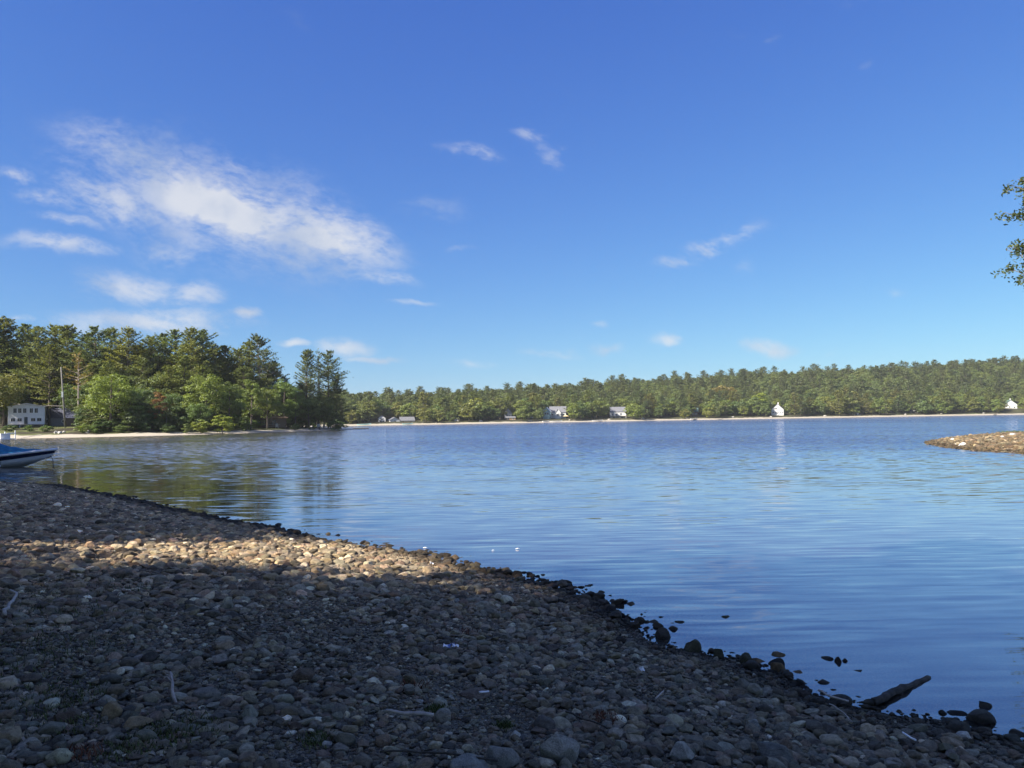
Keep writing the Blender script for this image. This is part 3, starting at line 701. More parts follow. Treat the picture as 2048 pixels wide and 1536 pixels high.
def pine(seed, H=26.0, R=4.0, clear=0.28, whorl=1.0, per=34, leaf=0.42, width=0.17, irregular=0.3, droop=0.0, dens=1.0):
    """white pine: whorls of level limbs carrying flat plumes"""
    r = np.random.default_rng(seed); T = Tree()
    bend = r.normal(0, 0.35, 2)
    def axis(z): return np.array([bend[0] * (z / H) ** 2, bend[1] * (z / H) ** 2, z])
    T.wood.tube([axis(q) for q in (-0.4, H * .3, H * .6, H * .85, H * .985)], [H * .0135, H * .0105, H * .0075, H * .004, H * .001], 7)
    z = H * clear
    while z < H * 0.985:
        f = (z / H - clear) / (1 - clear)
        prof = (0.62 + 0.55 * min(f / 0.28, 1)) * (1 - max(0, (f - 0.28) / 0.72)) ** 0.58
        nb = r.integers(4, 7); a0 = r.uniform(0, 6.28)
        for q in range(nb):
            if r.uniform() > dens: continue
            L_ = max(R * prof * r.uniform(1 - irregular * 1.6, 1 + irregular * .7), 0.35)
            an = a0 + q * 6.283 / nb + r.normal(0, .25); up = r.uniform(-0.02, 0.28) + 0.55 * f ** 2 - droop
            dr = np.array([math.cos(an), math.sin(an), up]); p0 = axis(z + r.normal(0, .15)); side = np.array([-math.sin(an), math.cos(an), 0])
            def bp(s): return p0 + dr * L_ * s + np.array([0, 0, 0.16 * L_ * s * s])
            T.wood.tube([bp(0), bp(.5), bp(.95)], [0.012 * L_ + .03, .008 * L_ + .02, .01], 4, False)
            m_ = int(per * (0.35 + L_ / R) * r.uniform(.8, 1.2)); s = r.uniform(0.22, 1.04, m_) ** 0.75
            sp_ = (0.10 + 0.30 * np.sin(np.clip(s, 0, 1) * 2.6)) * L_ * 0.95
            P_ = np.array([bp(v) for v in s]) + side * (r.normal(0, .5, m_) * sp_)[:, None] + np.column_stack([np.zeros(m_), np.zeros(m_), np.abs(r.normal(0, 0.20, m_)) - 0.03])
            tone = r.uniform(.3, .7)
            T.leaves(P_, np.array([0, 0, 1.0]) + r.normal(0, .42, (m_, 3)) + dr * .25, leaf * r.uniform(.7, 1.4, m_), width * r.uniform(.8, 1.3, m_) * 1.4, tone + r.normal(0, .15, m_))
        z += whorl * r.uniform(0.65, 1.3) * (1 - 0.35 * f)
    tip = axis(H * .985); m_ = 16
    T.leaves(tip + r.normal(0, .22, (m_, 3)), np.array([0, 0, .6]) + r.normal(0, .6, (m_, 3)), leaf, width, np.full(m_, .55))
    return T

BROAD = [broadleaf(11, 12, 4.8).meshes('broad_a', M['leaf'], M['bark'], 1), broadleaf(12, 13, 4.2, 0.14, 66, 100).meshes('broad_b', M['leaf'], M['bark'], 2),
         broadleaf(13, 11, 5.2, 0.2, 56, 120, 0.34).meshes('broad_c', M['leaf'], M['bark'], 3), broadleaf(14, 14, 4.0, 0.16, 60, 100).meshes('broad_d', M['leaf'], M['bark'], 4)]
BROAD_H = [12, 13, 11, 14]
PINES = [pine(21, 26, 5.0, .16, .95, 62, .50, .2).meshes('pine_a', M['needle'], M['bark'], 5), pine(22, 26, 4.6, 0.12, 0.9, 62, .50, .2).meshes('pine_b', M['needle'], M['bark'], 6),
         pine(23, 26, 5.6, 0.2, 1.15, 70, .52, .21, irregular=.45).meshes('pine_c', M['needle'], M['bark'], 7), pine(24, 26, 5.0, 0.1, 1.0, 64, .5, .2, irregular=.4).meshes('pine_d', M['needle'], M['bark'], 8),
         pine(25, 26, 5.4, 0.22, 1.25, 72, .52, .21, irregular=.5).meshes('pine_e', M['needle'], M['bark'], 9)]
OPEN_PINE = pine(26, 24, 5.6, 0.16, 1.35, 80, .5, .2, irregular=.22).meshes('pine_open', M['needle'], M['bark_pale'], 10)
SPARSE = pine(27, 22, 3.9, 0.5, 1.1, 22, .48, .2, irregular=.6, dens=.7).meshes('pine_dying', M['needle'], M['bark_pale'], 11)
BUSH = [broadleaf(15, 3.0, 2.2, 0.02, 22, 90, 0.26, 4).meshes('bush_a', M['leaf'], M['bark'], 12), broadleaf(16, 3.4, 2.0, 0.02, 20, 90, 0.26, 4).meshes('bush_b', M['leaf'], M['bark'], 13)]

def put_tree(proto, loc, h, ph, label, cat='tree', group=None, tint=(1, 1, 1), wide=1.0, name='tree', rz=None):
    """proto: (trunk mesh, crown mesh) built ph metres tall; scaled to h metres"""
    e = empty(name, loc, random.uniform(0, 6.28) if rz is None else rz); s = h / ph; e.scale = (s * wide, s * wide, s)
    a = link('trunk', proto[0], e); b = link('crown', proto[1], e); b.color = (*tint, 1); a.color = (1, 1, 1, 1)
    return props(e, label, cat, group)
random.seed(5)
def left_tree(px, top, Y, proto, ph, label, tint=(1, 1, 1), wide=1.0, name='pine_tree', cat='pine tree', group=None):
    q = at(px, top, Y); zb = hz(h_left, q[0], q[1])
    return put_tree(proto, (q[0], q[1], zb - 0.1), q[2] - zb, ph, label, cat, group, tint, wide, name)

ORD = ['first', 'second', 'third', 'fourth', 'fifth', 'sixth', 'seventh', 'eighth', 'ninth', 'tenth', 'eleventh', 'twelfth', 'thirteenth', 'fourteenth', 'fifteenth', 'sixteenth', 'seventeenth', 'eighteenth', 'nineteenth', 'twentieth']
# skyline pines of the left shore: px, top py, depth, shape
SKY = [(-18, 640, 196, 0), (14, 634, 198, 1), (48, 650, 205, 3), (80, 652, 200, 0), (112, 655, 208, 2), (138, 650, 203, 1), (172, 668, 206, 3), (192, 655, 198, 4), (222, 660, 204, 2),
       (254, 654, 196, 0), (276, 690, 206, 1), (300, 676, 202, 2), (322, 668, 208, 3), (350, 662, 204, 4), (384, 654, 200, 0), (404, 664, 206, 2), (432, 688, 202, 1), (452, 692, 210, 3), (478, 700, 206, 2), (498, 686, 212, 4)]
PT = [(1.3, 1.3, 1.15), (1.5, 1.42, 1.0), (1.2, 1.25, 1.2), (1.4, 1.38, 1.0), (1.6, 1.48, .95)]
for k, (px, tp_, Y_, sh) in enumerate(SKY):
    left_tree(px, tp_, Y_, PINES[sh], 26, 'tall white pine, %s from the left along the left wood skyline' % ORD[k], PT[k % 5], random.uniform(1.05, 1.3), group='skyline pines of the left wood')
left_tree(523, 672, 208, OPEN_PINE, 24, 'broad white pine with open tiers of limbs, standing clear near the wood\'s right end', (1, 1, 1), 1.05)
left_tree(548, 722, 212, PINES[3], 26, 'short dark pine right below the broad open-tiered pine', (.85, .9, 1), 1.0)
left_tree(612, 698, 222, PINES[1], 26, 'leftmost of the three tall pines on the wooded point', (1.05, 1.05, .9), .95)
left_tree(637, 702, 224, SPARSE, 22, 'thin middle pine of the three on the wooded point, with pale bare trunk', (.95, 1, 1), 1.0)
left_tree(656, 703, 224, PINES[4], 26, 'rightmost tall pine at the tip of the wooded point', (.80, .9, 1), 1.05)
left_tree(672, 752, 226, PINES[3], 26, 'low dark pine on the very tip of the wooded point', (.75, .85, 1), 1.0)
left_tree(158, 705, 178, SPARSE, 22, 'half-dead pine with bare pale trunk beside the utility pole', (2.2, 1.25, .9), .95)
left_tree(60, 700, 194, PINES[2], 26, 'dense pine with spreading limbs behind the white cottage', (1.15, 1.1, .9), 1.2)
left_tree(100, 690, 190, PINES[4], 26, 'yellowish pine leaning over the blue-grey roof', (1.35, 1.25, .9), 1.1)
# second rank behind, closing the wood
for k in range(46):
    px = -40 + k * 15.5 + random.uniform(-6, 6); Y_ = random.uniform(216, 262)
    ref = np.interp(px, [0, 120, 250, 390, 450, 520, 560, 600, 680], [672, 675, 680, 680, 712, 712, 745, 745, 780])
    left_tree(px, ref + random.uniform(4, 44), Y_, PINES[k % 5], 26, 'pine deep in the wood on the left shore, behind the skyline row', PT[(k * 2) % 5], random.uniform(1.0, 1.3), group='inner pines of the left wood')
# middle rank
kp = kb = 0
for k in range(34):
    px = -30 + k * 19 + random.uniform(-7, 7)
    ref = np.interp(px, [0, 120, 250, 390, 450, 520, 560, 600, 680], [712, 715, 720, 715, 738, 738, 765, 775, 810])
    if 15 < px < 150: Y_ = random.uniform(198, 204)
    else: Y_ = np.interp(px, [0, 300, 500, 600], [188, 188, 202, 224]) + random.uniform(-4, 4)
    if k % 2:
        left_tree(px, ref + random.uniform(-8, 30), Y_, PINES[k % 5], 26, 'mid-height pine below the left skyline row, %s of its rank from the left' % ORD[kp], PT[k % 5], 1.25, group='mid-rank pines of the left wood'); kp += 1
    else:
        left_tree(px, ref + random.uniform(15, 50), Y_, BROAD[k % 4], BROAD_H[k % 4], 'mid-height broadleaf tree among the left wood pines, %s from the left' % ORD[kb], (.85, .9, .9), 1.0, 'broadleaf_tree', 'tree', 'mid-rank broadleaf trees of the left wood'); kb += 1
# understorey that closes the wood to the ground, its shade put into dark tints
def left_spot(px, inland):
    d_ = ray(px, 850); Ys = np.arange(120, 300, .25); P_ = np.column_stack([d_[0] / d_[1] * Ys, Ys]); z_, dd = h_left(P_); i_ = np.argmax(dd > inland) if dd.max() > inland else np.argmax(dd > dd.max() * .8); return P_[i_, 0], P_[i_, 1], z_[i_]
UPX = [280, 350, 430, 520, 600]; UW = ['round the foot of the yellow-green maple', 'round the small reddish tree', 'under the bright-topped oak', 'under the grey-green oak', 'round the hidden dark house', 'under the point pines']
for rank, (inl, hh) in enumerate(((11, 3.6), (17, 6.5), (28, 9.0))):
    for k in range(40):
        px = 165 + k * 13 + rank * 5 + random.uniform(-5, 5)
        if px > 690 - rank * 22 or (rank == 0 and (520 < px < 566 or 628 < px < 662)): continue
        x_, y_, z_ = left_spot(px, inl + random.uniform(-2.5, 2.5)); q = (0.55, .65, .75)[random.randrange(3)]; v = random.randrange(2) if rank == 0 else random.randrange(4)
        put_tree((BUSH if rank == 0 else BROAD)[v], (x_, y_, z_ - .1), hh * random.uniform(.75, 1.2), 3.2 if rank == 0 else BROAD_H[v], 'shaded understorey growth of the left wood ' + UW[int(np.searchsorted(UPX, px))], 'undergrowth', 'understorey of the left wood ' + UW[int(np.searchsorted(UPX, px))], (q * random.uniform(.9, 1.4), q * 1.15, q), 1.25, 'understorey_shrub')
for k in range(14):
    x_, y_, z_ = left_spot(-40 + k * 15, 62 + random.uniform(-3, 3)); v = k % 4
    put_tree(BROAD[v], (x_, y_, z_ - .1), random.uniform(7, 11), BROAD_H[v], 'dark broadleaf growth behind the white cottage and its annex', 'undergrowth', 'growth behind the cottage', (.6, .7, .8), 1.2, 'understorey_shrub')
# front rank, each on its own; those called shaded carry shade as a darker tint
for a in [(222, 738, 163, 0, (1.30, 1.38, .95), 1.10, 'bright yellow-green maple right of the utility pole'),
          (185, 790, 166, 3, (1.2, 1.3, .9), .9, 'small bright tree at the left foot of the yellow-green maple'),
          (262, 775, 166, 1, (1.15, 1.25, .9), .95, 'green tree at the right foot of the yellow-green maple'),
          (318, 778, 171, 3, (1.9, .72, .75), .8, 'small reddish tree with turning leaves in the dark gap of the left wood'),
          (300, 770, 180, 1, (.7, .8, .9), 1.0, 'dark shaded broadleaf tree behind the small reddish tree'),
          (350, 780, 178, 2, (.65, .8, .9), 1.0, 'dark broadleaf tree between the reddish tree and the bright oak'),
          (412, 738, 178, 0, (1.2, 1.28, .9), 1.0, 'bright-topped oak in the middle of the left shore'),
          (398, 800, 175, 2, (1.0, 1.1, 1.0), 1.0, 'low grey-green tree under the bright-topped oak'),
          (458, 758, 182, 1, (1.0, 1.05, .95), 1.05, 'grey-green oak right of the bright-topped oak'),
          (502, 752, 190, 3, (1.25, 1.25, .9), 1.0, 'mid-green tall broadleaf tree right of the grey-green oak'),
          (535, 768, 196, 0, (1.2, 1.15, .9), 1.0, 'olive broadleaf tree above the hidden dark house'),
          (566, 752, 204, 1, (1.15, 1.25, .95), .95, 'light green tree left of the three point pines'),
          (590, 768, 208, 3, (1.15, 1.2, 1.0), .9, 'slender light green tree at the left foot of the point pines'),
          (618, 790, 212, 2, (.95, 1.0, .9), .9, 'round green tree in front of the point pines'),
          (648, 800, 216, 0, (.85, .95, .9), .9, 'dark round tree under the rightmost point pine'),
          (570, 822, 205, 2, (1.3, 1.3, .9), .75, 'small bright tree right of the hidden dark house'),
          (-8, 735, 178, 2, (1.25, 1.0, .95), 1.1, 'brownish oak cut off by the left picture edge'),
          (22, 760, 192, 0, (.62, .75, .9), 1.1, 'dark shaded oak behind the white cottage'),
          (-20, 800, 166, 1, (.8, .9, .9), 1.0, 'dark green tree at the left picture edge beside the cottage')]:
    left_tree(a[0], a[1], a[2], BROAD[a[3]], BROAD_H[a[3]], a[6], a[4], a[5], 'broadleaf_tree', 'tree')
for a in [(402, 838, 169, 0, (1.35, 1.35, .9), 1.2, 'leafy bush at the sand edge below the bright-topped oak'), (445, 832, 172, 1, (1.5, 1.45, .9), 1.3, 'taller light bush right of the bush below the oak'),
          (372, 848, 166, 1, (.9, 1, .9), 1.2, 'dark low bush left of the bush below the oak'), (672, 838, 212, 0, (.55, .7, .8), 1.3, 'dark round bush on the tip of the point by the white chairs'),
          (168, 846, 158, 0, (1.25, 1.3, .9), 1.2, 'green bush at the foot of the yellow-green maple'), (190, 850, 158, 1, (1.0, 1.1, .9), 1.2, 'second bush at the foot of the maple, nearer the sand'),
          (60, 850, 162, 1, (.75, .9, .8), 1.6, 'dark bush in front of the cottage deck'), (92, 849, 162, 0, (.9, 1.0, .8), 1.4, 'low bush right of the cottage deck'),
          (20, 848, 162, 0, (.6, .75, .8), 1.6, 'dark bush below the left corner of the cottage'), (495, 845, 183, 1, (.9, 1, .9), 1.2, 'bush left of the waterside table'),
          (590, 846, 200, 0, (.8, .9, .9), 1.2, 'bush between the waterside table and the white chairs'), (240, 848, 160, 0, (.75, .9, .9), 1.3, 'shaded bush under the maple near the sand'),
          (290, 846, 163, 1, (.6, .75, .85), 1.4, 'shaded bush at the sand edge below the reddish tree'), (335, 846, 165, 0, (.6, .75, .85), 1.4, 'shaded bush at the sand edge in the dark gap'),  # shaded bushes here and above: shade put into the darker leaf tint
          (625, 846, 206, 1, (.75, .85, .9), 1.1, 'bush right behind the white chairs')]:
    left_tree(a[0], a[1], a[2], BUSH[a[3]], 3.0, a[6], a[4], a[5], 'bush', 'bush')

# far wood: light trees, one mesh each
FAR = [broadleaf(31, 13, 6.2, .04, 46, 46, .85, 3, .6), broadleaf(32, 14, 5.8, .05, 46, 46, .85, 3, .6), broadleaf(33, 12, 6.6, .03, 48, 46, .85, 3, .55), broadleaf(34, 15, 6.2, .06, 48, 46, .85, 3, .6),
       pine(35, 17, 5.2, .05, 1.15, 22, .95, .42, .35), pine(36, 18, 5.6, .08, 1.3, 24, .95, .42, .45), pine(37, 16, 5.0, .05, 1.15, 22, .95, .42, .3), pine(38, 19, 5.8, .1, 1.4, 24, .95, .42, .5)]
FARM = [T.single('far_tree_%d' % k, M['leaf'] if k < 4 else M['needle'], M['bark'], 60 + k) for k, T in enumerate(FAR)]
FARH = [13, 14, 12, 15, 17, 18, 16, 19]
HOUSE_GAPS = [(757, 772, 40), (778, 832, 40), (1006, 1032, 34), (1084, 1132, 44), (1219, 1258, 40), (1380, 1398, 30), (1541, 1571, 36), (2006, 2040, 52), (1330, 1352, 28), (905, 920, 20)]
cand = []
for yy in np.arange(405, 830, 7.2):
    for xx in np.arange(-150, 640, 7.2): cand.append((xx + rng.uniform(-3.2, 3.2), yy + rng.uniform(-3.2, 3.2)))
cand = np.array(cand); z, d = h_far(cand)
px = 1024 + FPX * cand[:, 0] / cand[:, 1]
ok = (d > 8) & (d < 225) & (px > 640) & (px < 2120)
for a, b_, dd in HOUSE_GAPS: ok &= ~((px > a - 4) & (px < b_ + 4) & (d < dd))
ok &= (d > 20) | (rng.uniform(size=len(cand)) < 0.45)
cand, z, d, px = cand[ok], z[ok], d[ok], px[ok]
front_ = np.argsort(d + rng.uniform(0, 3, len(d)))[:285]
isf = np.zeros(len(d), bool); isf[front_] = True
STRETCH_PX = [775, 912, 1020, 1110, 1237, 1389, 1556, 1713, 1838, 2023]
STRETCH = ['left of the leftmost house', 'left of the tiny white hut', 'between the hut and the orange-porched house', 'left of the grey-roofed house', 'left of the centre lake house', 'between the lake house and the dark cabin',
           'left of the tall white house', 'right of the tall white house', 'right of the white boathouse', 'left of the clearing house', 'right of the clearing house']
FT = [(1.25, 1.25, .95), (1.05, 1.1, .9), (.85, .95, 1.0), (1.4, 1.25, .9), (.95, 1.0, 1.05), (1.3, 1.1, .95)]
for k in np.where(isf)[0]:
    pine_ = rng.uniform() < 0.30; v = int(rng.integers(4, 8)) if pine_ else int(rng.integers(0, 4))
    o = link('pine_tree' if pine_ else 'broadleaf_tree', FARM[v]); s = rng.uniform(.55, .95) if d[k] < 24 else rng.uniform(.7, 1.0)
    o.location = (*cand[k], z[k] - .2); o.scale = (s * rng.uniform(.9, 1.2),) * 2 + (s,); o.rotation_euler = (0, 0, rng.uniform(0, 6.28))
    tn = FT[rng.integers(0, 6)]; o.color = (*tn, 1)
    where = STRETCH[int(np.searchsorted(STRETCH_PX, px[k]))]
    if pine_: props(o, 'dark layered pine of the far shore wood, ' + where, 'pine tree', 'far shore pines ' + where)
    else: props(o, 'rounded broadleaf tree of the far shore wood, ' + where, 'tree', 'far shore broadleaf trees ' + where)
tree_src = bpy.data.collections.new('far_tree_shapes')
VARI = []
for v in range(8):
    for q in range(2):
        o = bpy.data.objects.new('far_shape_%d_%d' % (v, q), FARM[v]); o.color = (*FT[(v + q * 3) % 6], 1); tree_src.objects.link(o)
k = np.where(~isf)[0]; n = len(k); s = rng.uniform(.58, .95, n)
wood = instancer('far_forest', np.column_stack([cand[k], z[k] - .2]), np.column_stack([np.zeros((n, 2)), rng.uniform(0, 6.28, n)]),
                 np.column_stack([s * rng.uniform(.9, 1.15, n)] * 2 + [s]), np.where(rng.uniform(size=n) < .7, rng.integers(0, 8, n), rng.integers(8, 16, n)), np.ones((n, 3)), tree_src)
props(wood, 'mixed pine and broadleaf wood covering the hill behind the far shore', 'forest', kind='stuff')
for (px_, tp_, Yd, v, tn, lb) in [(948, 792, 470, 0, (1.6, 1.35, .8), 'yellow autumn tree in the far wood, left of centre'), (1446, 766, 590, 2, (1.35, .92, .8), 'reddish autumn tree high in the far wood above the shore'),
        (1515, 782, 555, 1, (1.45, 1.5, .8), 'bright yellow-green tree left of the tall white house'), (1175, 800, 515, 3, (1.6, 1.65, .9), 'bright green tree between the twin-gabled and the grey-roofed house'),
        (1440, 800, 556, 0, (1.4, 1.15, .9), 'orange-green tree at the far shore, left of the tall white house')]:
    q = at(px_, tp_, Yd); zb = hz(h_far, q[0], q[1]); o = link('autumn_tree', FARM[v]); s = (q[2] - zb) / FARH[v]
    o.location = (q[0], q[1], zb - .2); o.scale = (s * 1.15, s * 1.15, s); o.color = (*tn, 1); props(o, lb, 'tree')

# trees standing behind and left of the viewer, whose shade lies on the beach
def sun_frame(a, c): return np.array([a * -SUN_H[0] - c * -SUN_H[1], a * -SUN_H[1] + c * -SUN_H[0]])
SHADE = [(-10, 5.2, 12, 1), (-7, 5.3, 12, 1), (-13.5, 5.2, 13, 1), (-8.5, 0.5, 12, 1), (-4.5, 0.3, 11, 1), (-12.5, 0, 13, 1), (-17, 6.4, 20, .62), (-13, 6.5, 21, .58), (-20, 5.8, 20, .62), (-17, 1.0, 20, .7), (-12, 1.2, 19, .7),
         (-3.5, -3.5, 11, 1), (-9, -4.5, 13, 1), (-16, -5, 18, .8), (-15, 7.0, 12, 1), (-14.2, 10.2, 12, .85),
         (-12.2, 16.9, 14, 1), (-12, 20, 14, 1), (-12, 24, 14, 1), (-12, 28.5, 14, 1), (-12, 33, 14, 1), (-12, 38, 14, 1), (-12.5, 43, 14, 1), (-12.5, 49, 14, 1), (-17, 17.4, 15, .9), (-17, 22, 16, .9), (-17, 27, 16, .9), (-18, 32, 16, .9), (-18, 37, 16, .9),
         (-19, 42, 16, .9), (-18, 47, 16, .9), (-18, 54, 15, .9), (-23, 20, 17, .9), (-23, 29, 17, .9), (-25, 8.0, 16, .9), (-28, 1, 18, .9), (-26, 14, 15, .8)]
for k, (a, c, h, wd) in enumerate(SHADE):
    x_, y_ = sun_frame(a, c); v = k % 3 if k % 4 else 0
    put_tree(BROAD[v], (x_, y_, max(hz(h_near, x_, y_), 0) - .1), h, BROAD_H[v], 'leafy tree standing behind the viewer, shading the stony beach', 'tree', 'shade trees behind the beach', (1, 1, 1), wd, 'shade_tree')

# oak reaching into the right picture edge
def oak(seed):
    r = np.random.default_rng(seed); T = Tree(); H = 13.0
    T.wood.tube([(0, 0, -.4), (.1, 0, 3.5), (.25, .1, 8), (.2, .2, 12.2)], [.34, .27, .18, .05], 9)
    for k in range(130):
        zz_ = r.uniform(6.9, 13.0); an = r.uniform(0, 6.28); Lr = 5.0 * math.sqrt(max(0.08, 1 - ((zz_ - 9.2) / 4.4) ** 2)) * r.uniform(.6, 1.0)
        e = np.array([math.cos(an) * Lr, math.sin(an) * Lr, zz_ + r.uniform(-.2, .6)]); p0 = np.array([.2, .1, max(5.0, zz_ - Lr * .4)])
        mid_ = (p0 + e) / 2 + r.normal(0, .2, 3); T.wood.tube([p0, mid_, e], [.055, .035, .008], 5)
        for tw in range(12):
            f = r.uniform(.45, 1.0); b0 = p0 + (e - p0) * f; d_ = unit(r, 1)[0] * np.array([1, 1, .5]); Lt = r.uniform(.35, .95); tip = b0 + d_ * Lt
            T.wood.tube([b0, tip], [.010, .004], 3, False)
            m_ = 26; s_ = r.uniform(.25, 1.08, m_); P_ = b0 + d_ * Lt * s_[:, None] + r.normal(0, .10, (m_, 3))
            T.leaves(P_, np.array([0, 0, .7]) + r.normal(0, .6, (m_, 3)), r.uniform(.12, .20, m_), r.uniform(.07, .11, m_), .5 + r.normal(0, .2) + r.normal(0, .15, m_))
    return T
q = at(2048 + 246, 800, 31.0)
put_tree(oak(71).meshes('oak', M['leaf'], M['bark'], 72), (q[0], q[1], hz(h_near, q[0], q[1]) - .1), 13.0, 13.0, 'oak whose leafy branch tips reach in at the right picture edge', 'tree', None, (.62, .66, .8), 1.0, 'oak_tree', 1.0)

# ------------------------------------------------------------------ houses
def pane(parent, u, z, ww, hh, y=0.0):
    """a window on the front wall: frame with a dark pane"""
    fr_ = MB().box(u - ww / 2 - .09, u + ww / 2 + .09, y - .05, y + .02, z - .09, z + hh + .09).build('window', M['trim'], parent)
    MB().box(u - ww / 2, u + ww / 2, y - .062, y - .045, z, z + hh).build('pane', M['glass'], fr_)
    MB().box(u - .02, u + .02, y - .074, y - .055, z, z + hh).build('mullion', M['trim'], fr_)
def gable_shell(parent, x0, x1, y0, y1, zb, zw, zr, wall_m, roof_m, ridge='y', over=.35, th=.14):
    """walls and roof; ridge runs along y (gable to the viewer) or along x"""
    if ridge == 'y':
        c = (x0 + x1) / 2; k = (zr - zw) / ((x1 - x0) / 2)
        MB().prism([(x0, zb), (x1, zb), (x1, zw), (c, zr), (x0, zw)], y0, y1).build('wall', wall_m, parent)
        lo = zw - k * over + .02
        return MB().prism([(x0 - over, lo), (c, zr + .02), (x1 + over, lo), (x1 + over, lo + th), (c, zr + th + .02), (x0 - over, lo + th)], y0 - over, y1 + over).build('roof', roof_m, parent)
    c = (y0 + y1) / 2; k = (zr - zw) / ((y1 - y0) / 2); lo = zw - k * over + .02
    def sw(mb):
        mb.V = [(y, x, z) for x, y, z in mb.V]; return mb
    sw(MB().prism([(y0, zb), (y1, zb), (y1, zw), (c, zr), (y0, zw)], x0, x1)).build('wall', wall_m, parent)
    return sw(MB().prism([(y0 - over, lo), (c, zr + .02), (y1 + over, lo), (y1 + over, lo + th), (c, zr + th + .02), (y0 - over, lo + th)], x0 - over, x1 + over)).build('roof', roof_m, parent)
def facing(px, Y, z, turn=0.0):
    x_ = at(px, 840, Y)[0]; return (x_, Y, z), -math.atan2(x_, Y) + math.radians(turn)

# white cottage on the left shore
k = 185 / FPX * math.cos(0)
loc, rz = facing(53, 185, 0, -4); zb = at(53, 848.5, 185)[2]
cot = empty('cottage', (loc[0], loc[1], zb), rz); W2 = 3.75
props(cot, 'white two-storey cottage with low front gable at the left picture edge', 'cottage')
gable_shell(cot, -W2, W2, 0, 8.5, 0, 4.15, 4.95, M['siding'], M['trim'], 'y', .25, .12)
for sx_ in (-W2, W2 - .16): MB().box(sx_ - .01, sx_ + .17, -.03, .05, 0, 4.1).build('corner_board', M['trim'], cot)
for u in (-2.35, -1.38, -.38, .98, 1.98): pane(cot, u, 2.75, .62, 1.05)
for u in (-2.75, -1.4, 1.35, 2.6): pane(cot, u, .72, .85, .72)
dr_ = MB().box(-.48, .22, -.06, .02, .02, 1.75).build('door', M['door'], cot); MB().tube([(.12, -.09, .85), (.12, -.09, .95)], .03, 6).build('handle', M['metal'], dr_)
MB().box(-W2 - .1, W2 + .1, -2.0, -.02, -.22, -.04).build('deck', M['deck'], cot)
for u in (-3.6, -1.2, 1.0, 3.6): MB().box(u - .07, u + .07, -1.95, -1.81, -1.6, -.22).build('post', M['trim'], cot)
MB().box(-W2 + .2, W2 - .2, .3, 8.2, -1.6, -.01).build('foundation', M['grey_siding'], cot)

# grey annex with blue-grey roof right of the cottage
loc, rz = facing(118, 192, 0, -4); zb = at(118, 851, 192)[2]
ann = empty('annex', (loc[0], loc[1], zb - .3), rz); props(ann, 'low grey house with long blue-grey roof right of the white cottage', 'house')
gable_shell(ann, -4.3, 4.2, 0, 7.5, 0, 2.3, 4.6, M['grey_siding'], M['roof_blue'], 'x', .3)
rw = MB().tube([(1.0, -.03, 1.35), (1.0, .06, 1.35)], .48, 14).build('round_window', M['trim'], ann); MB().tube([(1.0, -.05, 1.35), (1.0, -.02, 1.35)], .34, 14).build('pane', M['glass'], rw)
pane(ann, -2.6, .9, .9, .9)
MB().box(2.2, 3.0, -.05, .02, .05, 2.05).build('door', M['white'], ann)
loc, rz = facing(146, 184, 0, -6); zb = at(146, 851, 184)[2]
shed = empty('shed', (loc[0], loc[1], zb - .2), rz); props(shed, 'dark brown shed behind the yellow-green maple, right of the blue-grey roof', 'shed')
gable_shell(shed, -1.9, 2.4, 0, 4, 0, 2.1, 3.5, M['brown_siding'], M['roof_blue'], 'x', .25)
for u in np.arange(-1.75, 2.3, .45): MB().box(u, u + .38, -.04, .01, .1, 2.0).build('board', M['brown_siding'], shed)

# dark house hidden in the trees of the left shore
loc, rz = facing(540, 202, 0, 8); zb = hz(h_left, loc[0], loc[1])
dk = empty('house', (loc[0], loc[1], zb), rz); props(dk, 'dark brown house hidden under the trees behind the waterside table', 'house')
gable_shell(dk, -4.2, 4.2, 0, 7, 0, 2.7, 4.6, M['brown_siding'], M['brown_siding'], 'x', .5)
for u in (-2.8, 1.0): MB().box(u - .6, u + .6, -.03, .02, .9, 2.0).build('window', M['glass'], dk)

def far_at(px, inland):
    Ys = np.arange(400, 800, .5); d_ = ray(px, 840); P_ = np.column_stack([d_[0] / d_[1] * Ys, Ys])
    z_, dd = h_far(P_); i_ = np.argmax(dd > inland); return P_[i_, 0], P_[i_, 1], z_[i_]
def far_house(px0, px1, inland, py_base, py_eave, py_top, label, wall_m, roof_m, ridge, wins, turn=0, depth=8, cat='house', extra=None):
    pc = (px0 + px1) / 2; x_, Y_, z_ = far_at(pc, inland); zb = at(pc, py_base, Y_)[2]; kk = Y_ / FPX
    o = empty('house', (x_, Y_, zb), -math.atan2(x_, Y_) + math.radians(turn)); props(o, label, cat)
    w2 = (px1 - px0) / 2 * kk; zw, zr = (py_base - py_eave) * kk, (py_base - py_top) * kk
    rf = gable_shell(o, -w2, w2, 0, depth, min(0, z_ - zb) - 1.0, zw, zr, wall_m, roof_m, ridge, .35)
    for (u, v, ww, hh) in wins: pane(o, u * w2, v * zw, ww, hh)
    if extra: extra(o, w2, zw, zr, rf)
    return o
def chimney(o, w2, zw, zr, rf): MB().box(w2 * .1 - .35, w2 * .1 + .35, 2.6, 3.3, zw, zr + 1.2).build('chimney', M['white'], rf)
def porch(o, w2, zw, zr, rf):
    MB().box(-w2 - .2, w2 + .2, -3.2, -.05, zw * .42 - .15, zw * .42).build('deck', M['deck'], o)
    for u in (-.95, -.4, .2, .95): MB().box(u * w2 - .09, u * w2 + .09, -3.15, -2.97, -1.0, zw * .42 - .15).build('post', M['trim'], o)
    MB().box(-w2 - .2, w2 + .2, -3.2, -3.12, zw * .42 + .8, zw * .42 + .9).build('railing', M['trim'], o)
